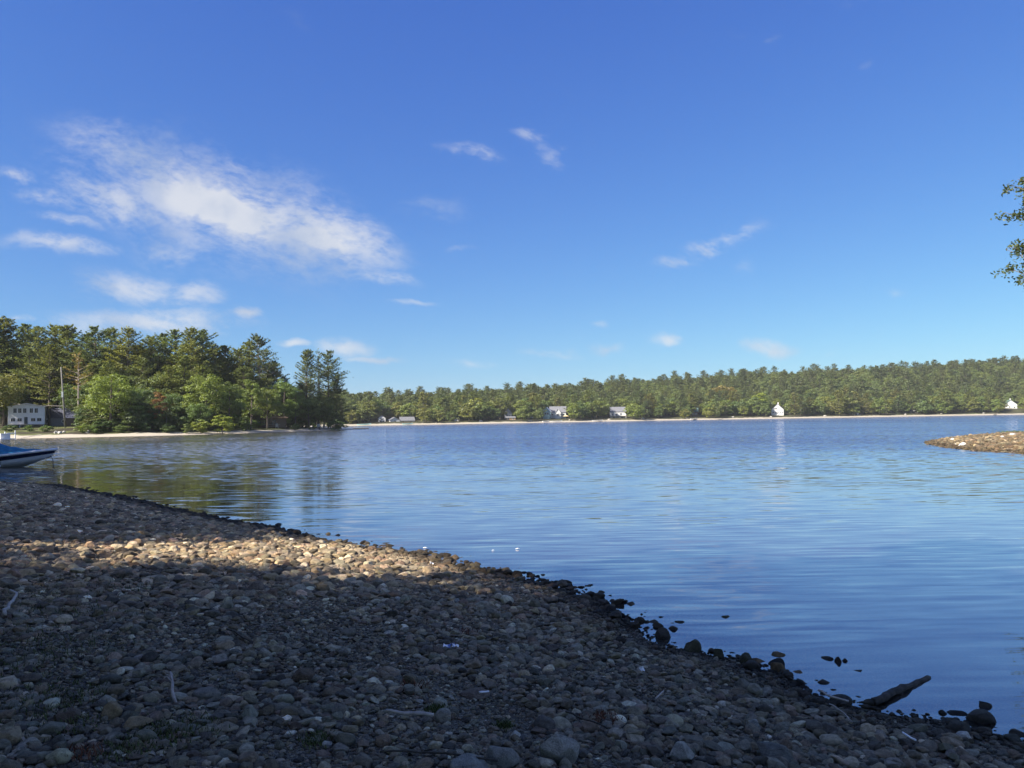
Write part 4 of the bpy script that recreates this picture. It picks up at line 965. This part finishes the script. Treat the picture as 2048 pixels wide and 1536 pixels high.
def doorx(o, w2, zw, zr, rf): MB().box(-.5, .5, -.06, .02, .02, 2.1).build('door', M['door'], o)
far_house(757, 771, 26, 845, 836, 831, 'small two-storey white house with dark windows, leftmost on the far shore', M['white'], M['roof_grey'], 'y', [(-.4, .15, 1.2, 1.0), (.4, .15, 1.2, 1.0), (0, .6, 2.0, .9)])
far_house(780, 800, 24, 846.5, 840, 835, 'low white house with shallow gable, right of the leftmost house', M['white'], M['roof_grey'], 'y', [(0, .35, 1.0, .9)], 12)
far_house(801, 829, 26, 846.5, 841, 834, 'long low white bungalow with grey roof near the wooded point', M['white'], M['roof_grey'], 'x', [(-.6, .3, 1.2, .9), (.5, .3, 1.2, .9)], 6)
far_house(908, 917, 17, 846, 840.5, 838, 'tiny white hut at the sand left of the orange-porched house', M['white'], M['roof_grey'], 'y', [(0, .4, .7, .6)], 0, 2.5, 'hut')
far_house(1009, 1024, 30, 837, 826, 817, 'pale grey gabled house left of picture centre with orange-tan porch', M['grey_siding'], M['roof_grey'], 'y', [(-.3, .3, 1, 1), (.35, .3, 1, 1)], 4)
far_house(1012, 1031, 24, 840, 835.5, 833, 'orange-tan lean-to cabin in front of the pale grey gabled house', M['tan_siding'], M['roof_grey'], 'x', [(-.5, .3, .8, .7), (.5, .3, .8, .7)], 0, 4, 'cabin')
far_house(1086, 1100, 30, 833, 822, 815, 'pale teal-white gabled wing, left of the twin-gabled house', M['teal'], M['trim'], 'y', [(-.3, .35, .9, 1.2), (.4, .35, .9, 1.2)], -6)
far_house(1100, 1132, 34, 833, 824, 813, 'grey-roofed house right of the pale teal wing', M['white'], M['roof_grey'], 'x', [(-.7, .3, 1, 1), (.7, .3, 1, 1)], 0)
far_house(1110, 1122, 29, 833, 826, 818, 'white gabled dormer wing of the grey-roofed house', M['white'], M['trim'], 'y', [(0, .3, 1.2, 1.0)], 0, 6)
far_house(1221, 1252, 26, 838, 823, 814, 'white lake house with grey roof and raised deck, picture centre right', M['white'], M['roof_grey'], 'x', [(-.7, .5, 1.3, 1.3), (-.2, .5, 1.3, 1.3), (.35, .5, 1.3, 1.3), (-.5, .1, 1.6, 1), (.4, .1, 1.6, 1)], 4, 9, 'house', porch)
far_house(1383, 1396, 26, 832, 823, 816, 'small dark cabin with greenish roof between two trees', M['brown_siding'], M['roof_green'], 'x', [(-.4, .3, .9, .9), (.4, .3, .9, .9)], 0, 6, 'cabin')
hb = far_house(1544, 1567, 25, 836, 819, 808, 'tall bright white three-storey gabled house on the far shore', M['white'], M['roof_grey'], 'y',
     [(-.7, .58, .9, .8), (-.3, .58, .7, .8), (.1, .58, .7, .8), (.45, .58, .7, .8), (.78, .58, .7, .8), (-.7, .15, .9, .9), (.6, .15, .9, .9), (-.25, 1.02, 1.6, .9)], -3, 10, 'house', chimney)
MB().box(-.1, .75, -.06, .02, .02, 2.1).build('door', M['door'], hb)
far_house(1822, 1832, 34, 822, 812, 806, 'white cottage glimpsed through the trees, left of the far right house', M['white'], M['roof_grey'], 'y', [(0, .4, .9, .9)], 0, 6, 'cottage')
far_house(1845, 1854, 36, 820, 812, 807, 'cream cottage glimpsed through the trees beside the white cottage', M['siding'], M['roof_grey'], 'y', [(0, .4, .9, .9)], 0, 6, 'cottage')
far_house(2012, 2034, 46, 818, 809, 800, 'white gabled house in a clearing at the far right of the shore', M['white'], M['roof_green'], 'y', [(-.2, .3, 1, 1.1), (.55, .2, 1, 1.1)], 14, 11, 'house', chimney)

# ------------------------------------------------------------------ utility pole, wire
q0, q1 = at(131, 856, 178), at(122, 734, 178)
pl = empty('utility_pole', (q0[0], q0[1], q0[2])); props(pl, 'tall weathered utility pole beside the white cottage', 'pole')
dv = Vector(q1 - q0)
MB().tube([(0, 0, -.6), dv * .5, dv], [.22, .19, .14], 10).build('shaft', M['pole'], pl, True)
MB().box(dv.x * .55 - .2, dv.x * .55 + .2, -.3, -.16, dv.z * .5, dv.z * .5 + 1.3).build('conduit_box', M['metal'], pl)
wa, wb = at(126, 812, 178), at(-60, 797, 196)
wr = MB().tube([tuple(wa + (wb - wa) * f + np.array([0, 0, -1.2 * 4 * f * (1 - f) * .35])) for f in np.linspace(0, 1, 13)], .035, 5).build('service_wire', M['stick'])
props(wr, 'thin service wire running from the utility pole past the cottage roof', 'wire')

# ------------------------------------------------------------------ motor boat
g_ = ground_at(58, 934)
boat = empty('motor_boat', (g_[0] - 1.75, g_[1] + .2, 0), math.radians(3)); props(boat, 'white and navy motor boat under a blue cover at the left picture edge', 'boat')
BX0, BX1 = -3.0, 3.05
def hull_pt(t, f):
    """t: stern 0 .. bow 1; f: 0 keel, 0.45 chine, 1 gunwale"""
    bm_ = 1.12 * (1 - t ** 3.4) ** .8; g = .42 + .52 * t ** 1.6; ck = .05 + .46 * t ** 3; kk_ = -.28 + .92 * t ** 5
    if f < .45: q_ = f / .45; y = bm_ * .86 * q_; z = kk_ + (ck - kk_) * q_
    else: q_ = (f - .45) / .55; y = bm_ * (.86 + .14 * q_); z = ck + (g - ck) * q_
    x = BX0 + (BX1 - BX0) * (t * (.84 + .16 * ((z + .28) / 1.22) ** .8) if t > 0 else 0)
    return x, y, z
ts = np.linspace(0, 1, 25); fs = (0, .2, .45, .6, .75, .9, 1.0)
mb = MB()
for sd_ in (-1, 1):
    V = [(hull_pt(t_, f_)[0], sd_ * hull_pt(t_, f_)[1], hull_pt(t_, f_)[2]) for t_ in ts for f_ in fs]; nf_ = len(fs)
    mb.raw(V, [(i_ * nf_ + j_, i_ * nf_ + j_ + 1, (i_ + 1) * nf_ + j_ + 1, (i_ + 1) * nf_ + j_) for i_ in range(24) for j_ in range(nf_ - 1)])
pt_ = [(hull_pt(0, f_)[0], hull_pt(0, f_)[1], hull_pt(0, f_)[2]) for f_ in fs]
mb.raw(pt_ + [(x, -y, z) for x, y, z in reversed(pt_)], [tuple(range(14))]); mb.build('hull', M['gelcoat'], boat, True)
for sd_ in (-1, 1):
    V = []
    for t_ in ts:
        lo = .55 + .10 * min(1, max(0, (t_ - .42) / .22)) + .08 * t_
        for f_ in np.linspace(lo, .93, 4):
            x, y, z = hull_pt(t_, f_); V.append((x + .004, sd_ * (y + .012), z))
    MB().raw(V, [(i_ * 4 + j_, i_ * 4 + j_ + 1, (i_ + 1) * 4 + j_ + 1, (i_ + 1) * 4 + j_) for i_ in range(24) for j_ in range(3)]).build('navy_stripe', M['navy'], boat, True)
rail = [hull_pt(t_, 1.0) for t_ in ts]
MB().tube([(x, -y, z + .01) for x, y, z in rail] + [(x, y, z + .01) for x, y, z in reversed(rail[:-1])], .07, 8).build('rub_rail', M['gelcoat'], boat, True)
V = []; Fd = []
for i_, t_ in enumerate(ts):
    x, y, z = hull_pt(t_, 1.0); V += [(x, -y, z), (x, 0, z + .05 * (1 - t_)), (x, y, z)]
    if i_: b0 = (i_ - 1) * 3; Fd += [(b0, b0 + 1, b0 + 4, b0 + 3), (b0 + 1, b0 + 2, b0 + 5, b0 + 4)]
MB().raw(V, Fd).build('deck', M['gelcoat'], boat, True)
V = []; Fd = []; tcs = np.linspace(0, .90, 19)
for i_, t_ in enumerate(tcs):
    x, y, z = hull_pt(t_, 1.0); rh = np.interp(t_, [0, .3, .48, .66, .90], [.62, .80, .76, .36, .05]); sag = .03 * math.sin(t_ * 40)
    for v in np.linspace(-1, 1, 9): V.append((x, y * .97 * v, z + .02 + rh * (1 - abs(v) ** 1.5) + sag * (1 - v * v)))
    if i_: b0 = (i_ - 1) * 9; Fd += [(b0 + j_, b0 + j_ + 1, b0 + 10 + j_, b0 + 9 + j_) for j_ in range(8)]
MB().raw(V, Fd).build('canvas_cover', M['canvas'], boat, True)
xw, yw, zw_ = hull_pt(.48, 1.0)
MB().tube([(xw - .9, -yw * 1.0, zw_ + .03), (xw - .35, -yw * .75, zw_ + .40), (xw, -yw * .3, zw_ + .68), (xw + .02, 0, zw_ + .80)], .022, 6).build('cover_seam', M['teal'], boat, True)
fx, fy, fz = hull_pt(.62, .5)
fd_ = MB().tube([(fx - .30, -fy - .14, -.02), (fx - .25, -fy - .14, .03), (fx + .12, -fy - .13, .12), (fx + .17, -fy - .12, .15)], [.03, .085, .085, .03], 10).build('fender', M['plastic'], boat, True)
MB().tube([(fx + .17, -fy - .12, .15), (fx + .15, -fy - .05, fz + .3)], .012, 5).build('fender_line', M['rubber'], fd_)
ex, ey, ez = hull_pt(.985, .6)
MB().tube([(ex, -.05, ez), (ex + .16, -.1, ez - .22), (ex + .22, -.15, .0), (ex + .20, -.2, -.2)], .018, 5).build('mooring_line', M['rubber'], boat)

# ------------------------------------------------------------------ docks and things on the left shore
def lz(x, y): return hz(h_left, x, y)
loc, rz = facing(10, 143.5, 0, 20)
dock = empty('dock', (loc[0], loc[1], 0), rz); props(dock, 'small white dock with tall posts at the left picture edge', 'dock')
MB().box(-.75, .85, -.2, 1.4, .12, 1.05).build('dock_box', M['white'], dock)
MB().box(-3.5, 1.5, -.6, 1.8, .02, .12).build('platform', M['trim'], dock)
for u, hh in ((-.95, 2.3), (.55, 1.4), (2.3, 1.6)): MB().box(u - .07, u + .07, 1.42, 1.56, -.6, hh).build('post', M['trim'], dock)
MB().box(.9, 2.37, 1.44, 1.54, 1.0, 1.16).build('rail', M['trim'], dock)
ramp = empty('gangway', (loc[0] + 2.2, loc[1] + 1.2, 0), rz); props(ramp, 'sloping pale gangway leading from the white dock to the sand', 'gangway')
for k_ in range(9): MB().raw([(k_ * .42, 0, .12 + k_ * .07), (k_ * .42 + .38, 0, .12 + k_ * .07 + .06), (k_ * .42 + .38, 1.1, .12 + k_ * .07 + .06), (k_ * .42, 1.1, .12 + k_ * .07),
     (k_ * .42, 0, .06 + k_ * .07), (k_ * .42 + .38, 0, .06 + k_ * .07 + .06), (k_ * .42 + .38, 1.1, .06 + k_ * .07 + .06), (k_ * .42, 1.1, .06 + k_ * .07)],
     [(0, 1, 2, 3), (7, 6, 5, 4), (0, 4, 5, 1), (1, 5, 6, 2), (2, 6, 7, 3), (3, 7, 4, 0)]).build('plank', M['deck'], ramp)
for px, lb in ((639, 'left one of two white garden chairs on the wooded point'), (650, 'right one of two white garden chairs on the wooded point')):
    x_, y_, z_ = left_spot(px, 5.5); ch = empty('garden_chair', (x_, y_, z_), -math.atan2(x_, y_) + .3); props(ch, lb, 'chair', 'white garden chairs')
    MB().raw([(-.4, .05, .40), (.4, .05, .40), (.4, .75, .30), (-.4, .75, .30), (-.4, .05, .46), (.4, .05, .46), (.4, .75, .36), (-.4, .75, .36)],
             [(3, 2, 1, 0), (4, 5, 6, 7), (0, 1, 5, 4), (1, 2, 6, 5), (2, 3, 7, 6), (3, 0, 4, 7)]).build('seat', M['white'], ch)
    for v in (-.36, -.18, 0, .18): MB().raw([(v, .72, .32), (v + .16, .72, .32), (v + .16, 1.05, 1.2), (v, 1.05, 1.2), (v, .76, .32), (v + .16, .76, .32), (v + .16, 1.09, 1.2), (v, 1.09, 1.2)],
             [(0, 1, 2, 3), (7, 6, 5, 4), (0, 4, 5, 1), (1, 5, 6, 2), (2, 6, 7, 3), (3, 7, 4, 0)]).build('back_slat', M['white'], ch)
    for sx_ in (-.47, .39):
        MB().box(sx_, sx_ + .1, 0, .1, 0, .6).build('leg', M['white'], ch); MB().box(sx_, sx_ + .1, .72, .82, 0, .6).build('leg', M['white'], ch)
        MB().box(sx_ - .04, sx_ + .14, -.05, .86, .602, .65).build('armrest', M['white'], ch)
x_, y_, z_ = left_spot(545, 9); tb = empty('table', (x_, y_, z_), .4); props(tb, 'dark waterside picnic table in front of the hidden house', 'table')
MB().box(-1.9, 1.9, -.4, .4, .95, 1.03).build('table_top', M['deck'], tb)
for u in (-1.5, 1.5):
    for v in (-.3, .22): MB().box(u - .06, u + .06, v, v + .08, 0, .95).build('leg', M['deck'], tb)
for v in (-1.0, .7): MB().box(-1.9, 1.9, v, v + .3, .52, .58).build('bench', M['deck'], tb)
x_, y_, z_ = left_spot(554, 8); cw_ = empty('garden_chair', (x_, y_, z_), .4); props(cw_, 'white upright chair beside the dark waterside table', 'chair')
MB().box(-.3, .3, 0, .55, .42, .47).build('seat', M['white'], cw_); MB().box(-.3, .3, .55, .6, .42, 1.25).build('backrest', M['white'], cw_)
for u in (-.29, .24):
    for v in (.02, .50): MB().box(u, u + .05, v, v + .05, 0, .42).build('leg', M['white'], cw_)
for k_, (px, inl, wd, lb) in enumerate([(112, 8, 1.2, 'pale boulder on the grassy bank right of the cottage'), (120, 7.5, .8, 'smaller pale boulder beside the one on the grassy bank'), (176, 7.5, 1.1, 'pale boulder at the sand edge below the maple'), (128, 9, .7, 'pale boulder at the foot of the utility pole'), (640, 2.2, .8, 'dark rock at the water below the white chairs')]):
    x_, y_, z_ = left_spot(px, inl); o = link('boulder', STONES[k_]); o.location = (x_, y_, z_ + wd * .15); o.scale = (wd / 2, wd / 2, wd / 2.6); o['stone_colour'] = (.12, .11, .10) if 'dark' in lb else (.55, .52, .47); props(o, lb, 'boulder')
g_ = ground_at(722, 857.4); o = empty('float_dock', (g_[0], min(g_[1], 262), 0), .1); props(o, 'dark low float lying on the water off the gravel bar of the wooded point', 'float')
MB().box(-2.4, 2.4, -.8, .8, -.1, .22).build('float_body', M['grey_siding'], o); MB().box(-2.5, 2.5, -.9, .9, .222, .30).build('float_deck', M['deck'], o)

# ------------------------------------------------------------------ things along the far shore
def small_boat(px, inland, ln, label, hullm, rzd, z_up=0.0):
    x_, y_, z_ = far_at(px, inland); b_ = empty('rowing_boat', (x_, y_, max(z_, 0) + z_up), math.radians(rzd)); props(b_, label, 'boat')
    mb = MB(); V = []; N_ = 9
    for i_ in range(N_):
        t_ = i_ / (N_ - 1); wv = .75 * (1 - abs(2 * t_ - .8) ** 2.2 * .7) if t_ < .95 else .06; zt = .62 + .35 * t_ * t_; x = -ln / 2 + ln * t_
        V += [(x, -wv, zt), (x, -wv * .7, .05 + .3 * t_ ** 3), (x, wv * .7, .05 + .3 * t_ ** 3), (x, wv, zt)]
    Fq = [(i_ * 4 + j_, i_ * 4 + j_ + 1, i_ * 4 + 5 + j_, i_ * 4 + 4 + j_) for i_ in range(N_ - 1) for j_ in range(3)] + [(0, 1, 2, 3)]
    mb.raw(V, Fq); mb.build('hull', hullm, b_)
    for t_ in (.3, .6): MB().box(-ln / 2 + ln * t_ - .14, -ln / 2 + ln * t_ + .14, -.6, .6, .5, .55).build('thwart', M['deck'], b_)
    return b_
small_boat(1112, 2.0, 7.5, 'white boat drawn up on the sand below the umbrellas', M['white'], 0)
small_boat(1195, 2.5, 7.0, 'white boat left of the centre lake house, with dark pole beside it', M['white'], 8)
small_boat(1388, 2.5, 5.0, 'small white boat below the dark cabin', M['white'], 10)
small_boat(815, 2.0, 6.0, 'pale boat on the sand below the long bungalow', M['teal'], 4)
small_boat(728, 3.0, 8.0, 'pale teal boat on the sand beside the wooded point', M['teal'], 0)
small_boat(1092, 2.6, 4.6, 'small white boat left of the larger one below the umbrellas', M['white'], 30)
def umbrella(px, inland, label, mat_):
    x_, y_, z_ = far_at(px, inland); u_ = empty('beach_umbrella', (x_, y_, z_)); props(u_, label, 'umbrella')
    MB().tube([(0, 0, 0), (0, 0, 3.0)], .05, 6).build('pole', M['metal'], u_)
    n_ = 8; V = [(0, 0, 3.15)] + [(2.1 * math.cos(6.283 * i_ / n_), 2.1 * math.sin(6.283 * i_ / n_), 2.25) for i_ in range(n_)]
    MB().raw(V, [(0, i_ + 1, (i_ + 1) % n_ + 1) for i_ in range(n_)]).build('canopy', mat_, u_)
umbrella(1132, 14, 'yellow-tan beach umbrella on the far sand', M['umbrella']); umbrella(1150, 17, 'cream beach umbrella right of the yellow-tan one', M['siding'])
def far_dock(px, ln, label, rzd):
    x_, y_, z_ = far_at(px, .5); o = empty('dock', (x_, y_, 0), math.radians(rzd)); props(o, label, 'dock')
    n_ = int(ln / .8)
    for i_ in range(n_): MB().box(-.9, .9, -ln / 2 + i_ * .8, -ln / 2 + i_ * .8 + .72, .45, .55).build('plank', M['deck'], o)
    for i_ in (-.45, .45):
        for sx_ in (-.85, .75): MB().box(sx_, sx_ + .1, ln * i_ - .05, ln * i_ + .05, -1.0, 1.1).build('post', M['deck'], o)
far_dock(1200, 9, 'short dock left of the centre lake house', 40); far_dock(1990, 10, 'dock running down to the water at the far right', -35); far_dock(1440, 6, 'short dock left of the tall white house', 20)
far_dock(1388, 7, 'short dock beside the small white boat below the dark cabin', -30)
x_, y_, z_ = far_at(1713, 13); o = empty('boathouse', (x_, y_, z_), 0); props(o, 'small white boathouse at the sand right of the tall white house', 'boathouse')
gable_shell(o, -1.8, 1.8, 0, 3, -.6, 1.9, 2.5, M['white'], M['roof_grey'], 'x', .2); MB().box(-.5, .5, -.05, .02, 0, 1.6).build('door', M['door'], o)
for px, lb in ((1058, 'white car parked behind the sand, left one of three'), (1067, 'white car parked behind the sand, middle one of three'), (1077, 'pale car parked behind the sand, right one of three')):
    x_, y_, z_ = far_at(px, 28); zc_ = at(px, 836.0, y_)[2]; o = empty('parked_car', (x_, y_, max(z_, zc_ - .2)), -.05); props(o, lb, 'car', 'cars parked behind the far sand')
    MB().prism([(-2.1, .3), (2.1, .3), (2.15, .75), (1.2, .9), (-2.05, .95)], -.85, .85).build('body', M['white'], o)
    MB().prism([(-1.7, .95), (.9, .90), (.35, 1.45), (-1.3, 1.48)], -.75, .75).build('cabin', M['glass'], o)
    for u in (-1.3, 1.3):
        for v in (-.86, .70): MB().tube([(u, v, .32), (u, v + .16, .32)], .32, 12).build('wheel', M['rubber'], o)
# rough boulders scattered along the far sand
for k_ in range(14):
    px = 880 + k_ * 84 + random.uniform(-16, 16); x_, y_, z_ = far_at(px, random.uniform(5, 13)); wd = random.uniform(.8, 2.0)
    o = link('boulder', STONES[k_ % 14]); o.location = (x_, y_, z_ + .1); o.scale = (wd * .7, wd * .6, wd * .4); o['stone_colour'] = (.45, .41, .35)
    props(o, 'pale boulder on the far shore sand, %s from the left' % ORD[k_], 'boulder', 'boulders on the far sand')

# ------------------------------------------------------------------ driftwood, sticks, litter on the beach
def gp(px, py):
    g_ = ground_at(px, py)
    for _ in range(7): g_ = ground_at(px, py, max(hz(h_near, g_[0], g_[1]), 0))
    return np.array(g_)
def stick(name, pts_, rad, label, mat_, lift=.04, cat='stick', seg=7):
    P_ = [gp(px, py) + np.array([0, 0, lift + e_]) for px, py, e_ in pts_]; Q = []
    for a_, b_ in zip(P_[:-1], P_[1:]):
        for f in (0, .33, .66): Q.append(a_ + (b_ - a_) * f + rng.normal(0, np.linalg.norm(b_ - a_) * .018, 3))
    Q.append(P_[-1]); n_ = len(Q); o0 = Q[0]
    rr = [(rad[0] + (rad[1] - rad[0]) * i_ / (n_ - 1)) * rng.uniform(.88, 1.15) for i_ in range(n_)]
    o = MB().tube([tuple(v - o0) for v in Q], rr, seg).build(name, mat_, None, True); o.location = tuple(o0)
    return props(o, label, cat)
# the log: base on the stones, far end lifted clear of the water
b0 = gp(1748, 1412) + np.array([0, 0, .03]); b1 = ground_at(1857, 1352, .012)
V0 = Vector(b1 - b0); lg = empty('driftwood_log', tuple(b0)); props(lg, 'dark driftwood log sticking out over the water at lower right', 'log')
mb = MB(); seg_ = 12; cen = []; rad_ = []
for i_ in range(15):
    f = i_ / 14; cen.append(V0 * f + Vector((0, 0, -.004 + .008 * math.sin(f * 5))) + Vector(rng.normal(0, .0035, 3))); rad_.append((.028 - .008 * f) * rng.uniform(.95, 1.06) + (.005 if i_ == 7 else 0) + (.003 if i_ == 13 else 0))
mb.tube([tuple(c) for c in cen], rad_, seg_); mb.V = [(x + rng.normal(0, .003), y + rng.normal(0, .003), z_ + rng.normal(0, .003)) for x, y, z_ in mb.V]
mb.build('log', M['drift'], lg, True)
MB().tube([tuple(cen[6]), tuple(cen[6] + Vector((.03, -.02, -.07)))], [.022, .008], 7).build('knot', M['drift'], lg, True)
MB().tube([tuple(cen[0]), tuple(cen[0] + Vector((-.09, .05, -.02)))], [.02, .006], 6).build('broken_end', M['drift'], lg, True)
stick('stick', [(21, 1195, .03), (32, 1211, .05), (20, 1226, .03), (10, 1243, .02)], (.012, .016), 'bleached bent stick lying at the left picture edge', M['stick'])
tw = stick('twig', [(349, 1413, .0), (345, 1398, .08), (340, 1386, .12)], (.011, .006), 'forked bleached twig standing up at lower left', M['stick'], .02, 'twig')
base_ = gp(349, 1413); bb = gp(345, 1398)
for (px, py) in ((326, 1384), (343, 1374), (331, 1378)):
    e_ = gp(px, py) + np.array([0, 0, .10]); s0 = np.array(bb) + np.array([0, 0, .10])
    MB().tube([tuple(s0 - np.array(tw.location)), tuple((s0 + e_) / 2 + np.array([0, 0, .02]) - np.array(tw.location)), tuple(e_ - np.array(tw.location))], [.006, .005, .002], 5).build('side_shoot', M['stick'], tw, True)
stick('stick', [(772, 1440, .02), (810, 1449, .03), (868, 1453, .03)], (.010, .011), 'straight pale stick lying near the bottom centre of the beach', M['stick'])
stick('stick', [(958, 1399, .02), (978, 1397, .02)], (.008, .006), 'short white splinter in front of the flat brown slab', M['plastic'], .03)
stick('stick', [(1132, 1441, .02), (1170, 1460, .03), (1215, 1476, .02)], (.008, .005), 'thin dark branch above the largest granite boulder', M['drift'])
stick('stick', [(1310, 1418, .03), (1328, 1404, .04)], (.006, .005), 'short pale twig standing among stones right of centre', M['stick'])
stick('stick', [(1638, 1396, .02), (1662, 1412, .03), (1698, 1419, .02)], (.009, .007), 'pale stick lying at the water edge left of the log', M['stick'])
stick('stick', [(1660, 1428, .03), (1690, 1452, .04), (1705, 1465, .02)], (.004, .004), 'thin grass stalk arching over stones below the log', M['stick'], .05)
stick('stick', [(1806, 1492, .03), (1832, 1506, .03)], (.007, .006), 'short white stick on the dark stones at lower right', M['plastic'], .05)
stick('stick', [(455, 1272, .03), (500, 1297, .02)], (.009, .006), 'thin dark branch in the middle left of the beach', M['drift'])
stick('stick', [(1000, 1545, .03), (840, 1527, .02), (760, 1530, .03)], (.006, .005), 'thin dark twig along the bottom edge', M['drift'])
def scrap(px, py, wpx, label, mats_, seed, cat='litter', name='wrapper'):
    r = np.random.default_rng(seed); c = gp(px, py); s_ = wpx / FPX * c[1] / 2; e_ = empty(name, (c[0], c[1], c[2] + .035)); props(e_, label, cat)
    for q_, mm in enumerate(mats_):
        n_ = 4; V = []; off = (q_ - (len(mats_) - 1) / 2) * s_ * 1.1
        for a_ in range(n_):
            for b_ in range(n_): V.append((off + s_ * (a_ / 1.5 - 1) * .8, s_ * (b_ / 1.5 - 1) * .8, abs(r.normal(0, s_ * .45)) + .01))
        o = MB().raw(V, [(a_ * n_ + b_, a_ * n_ + b_ + 1, (a_ + 1) * n_ + b_ + 1, (a_ + 1) * n_ + b_) for a_ in range(n_ - 1) for b_ in range(n_ - 1)]).build('crumpled_sheet', mm, e_)
        md = o.modifiers.new('thickness', 'SOLIDIFY'); md.thickness = .002
scrap(902, 1304, 16, 'crumpled blue and white wrapper on the stones near the picture centre', [M['plastic'], M['blue_plastic'], M['plastic']], 1)
scrap(864, 1134, 9, 'white paper scrap at the end of the sunlit strip', [M['plastic']], 2, 'litter', 'paper_scrap')
scrap(1284, 1353, 13, 'pale torn scrap lying among the stones right of centre', [M['plastic']], 3, 'litter', 'paper_scrap')
o = solo_stone(1508, 1455, 30, 18, 'broken square of pale concrete with a raised rim, lower right', (.42, .44, .46), 2, .3, cat='concrete', name='concrete_piece')
# white down feathers adrift on the calm water
for k_, (px, py, ww, lb) in enumerate([(850, 1097, 9, 'white feather floating on the water, left one of three'), (986, 1102, 6, 'small white feather floating on the water, middle one of three'), (1035, 1099, 10, 'white feather floating on the water, right one of three')]):
    g_ = ground_at(px, py); s_ = ww / FPX * g_[1] / 2; V = []; n_ = 7
    for i_ in range(n_):
        t_ = i_ / (n_ - 1); wv = s_ * .28 * math.sin(math.pi * min(t_ + .12, 1)); V += [((2 * t_ - 1) * s_, -wv, .012), ((2 * t_ - 1) * s_, 0, .012 + s_ * .35 * math.sin(math.pi * t_)), ((2 * t_ - 1) * s_, wv, .012)]
    o = MB().raw(V, [(i_ * 3 + j_, i_ * 3 + j_ + 1, i_ * 3 + 4 + j_, i_ * 3 + 3 + j_) for i_ in range(n_ - 1) for j_ in range(2)]).build('feather', M['plastic']); o.location = (g_[0], g_[1], 0)
    o.modifiers.new('thickness', 'SOLIDIFY').thickness = .003; o.rotation_euler = (0, 0, .2 * k_); props(o, lb, 'feather', 'feathers on the water')
# weeds between the stones
def weeds(name, spots, n_per, hgt, mat_, label):
    Vs = []; Fs_ = []; c_ = 0
    for (px, py, sp_) in spots:
        b0 = gp(px, py)
        for _ in range(n_per):
            x_, y_ = b0[0] + rng.normal(0, sp_), b0[1] + rng.normal(0, sp_); z_ = b0[2] + .015; h_ = hgt * rng.uniform(.5, 1.3); an = rng.uniform(0, 6.28); le = rng.uniform(.2, .9) * h_; wv = .004
            dx, dy = math.cos(an), math.sin(an)
            Vs += [(x_ - dy * wv, y_ + dx * wv, z_), (x_ + dy * wv, y_ - dx * wv, z_), (x_ + dx * le * .5, y_ + dy * le * .5, z_ + h_ * .7), (x_ + dx * le, y_ + dy * le, z_ + h_)]
            Fs_ += [(c_, c_ + 1, c_ + 2), (c_, c_ + 2, c_ + 3)]; c_ += 4
    o = link(name, fast_mesh(name, Vs, np.array(Fs_), [mat_])); props(o, label, 'weeds', kind='stuff')
weeds('weeds', [(30, 1190, .35), (80, 1215, .35), (10, 1240, .3), (140, 1240, .25), (40, 1290, .25), (110, 1310, .22), (60, 1400, .16), (40, 1430, .14), (150, 1400, .12), (310, 1470, .10), (320, 1480, .10), (390, 1460, .08), (120, 1460, .10), (630, 1485, .05), (250, 1505, .08), (12, 1340, .2), (200, 1190, .3), (1010, 1458, .03), (870, 1425, .04)],
      170, .032, M['grass'], 'low green weeds growing between the stones at the left')
weeds('dry_weeds', [(820, 1378, .07), (1190, 1440, .05), (1210, 1445, .05), (160, 1515, .06), (930, 1268, .06)], 90, .035, M['red_weed'], 'reddish dry weed tufts between the stones')
weeds('spit_grass', [(2030, 868, .7), (2045, 872, .6), (2020, 870, .5), (2060, 870, 1.0), (2080, 872, 1.2)], 260, .30, M['grass'], 'patch of green grass on top of the gravel spit')
# ------------------------------------------------------------------ thin summer haze over the lake
mt, t, out = new_mat('haze'); pv = t.add('ShaderNodeVolumePrincipled'); pv.inputs['Color'].default_value = (.92, .96, 1, 1); pv.inputs['Density'].default_value = 0.0001
t.l.new(pv.outputs[0], out.inputs['Volume'])
hzb = MB().box(-1200, 1900, -400, 4600, -5.5, 95).build('haze', mt); props(hzb, kind='stuff')
scene.cycles.volume_bounces = 0
bpy.context.view_layer.update()
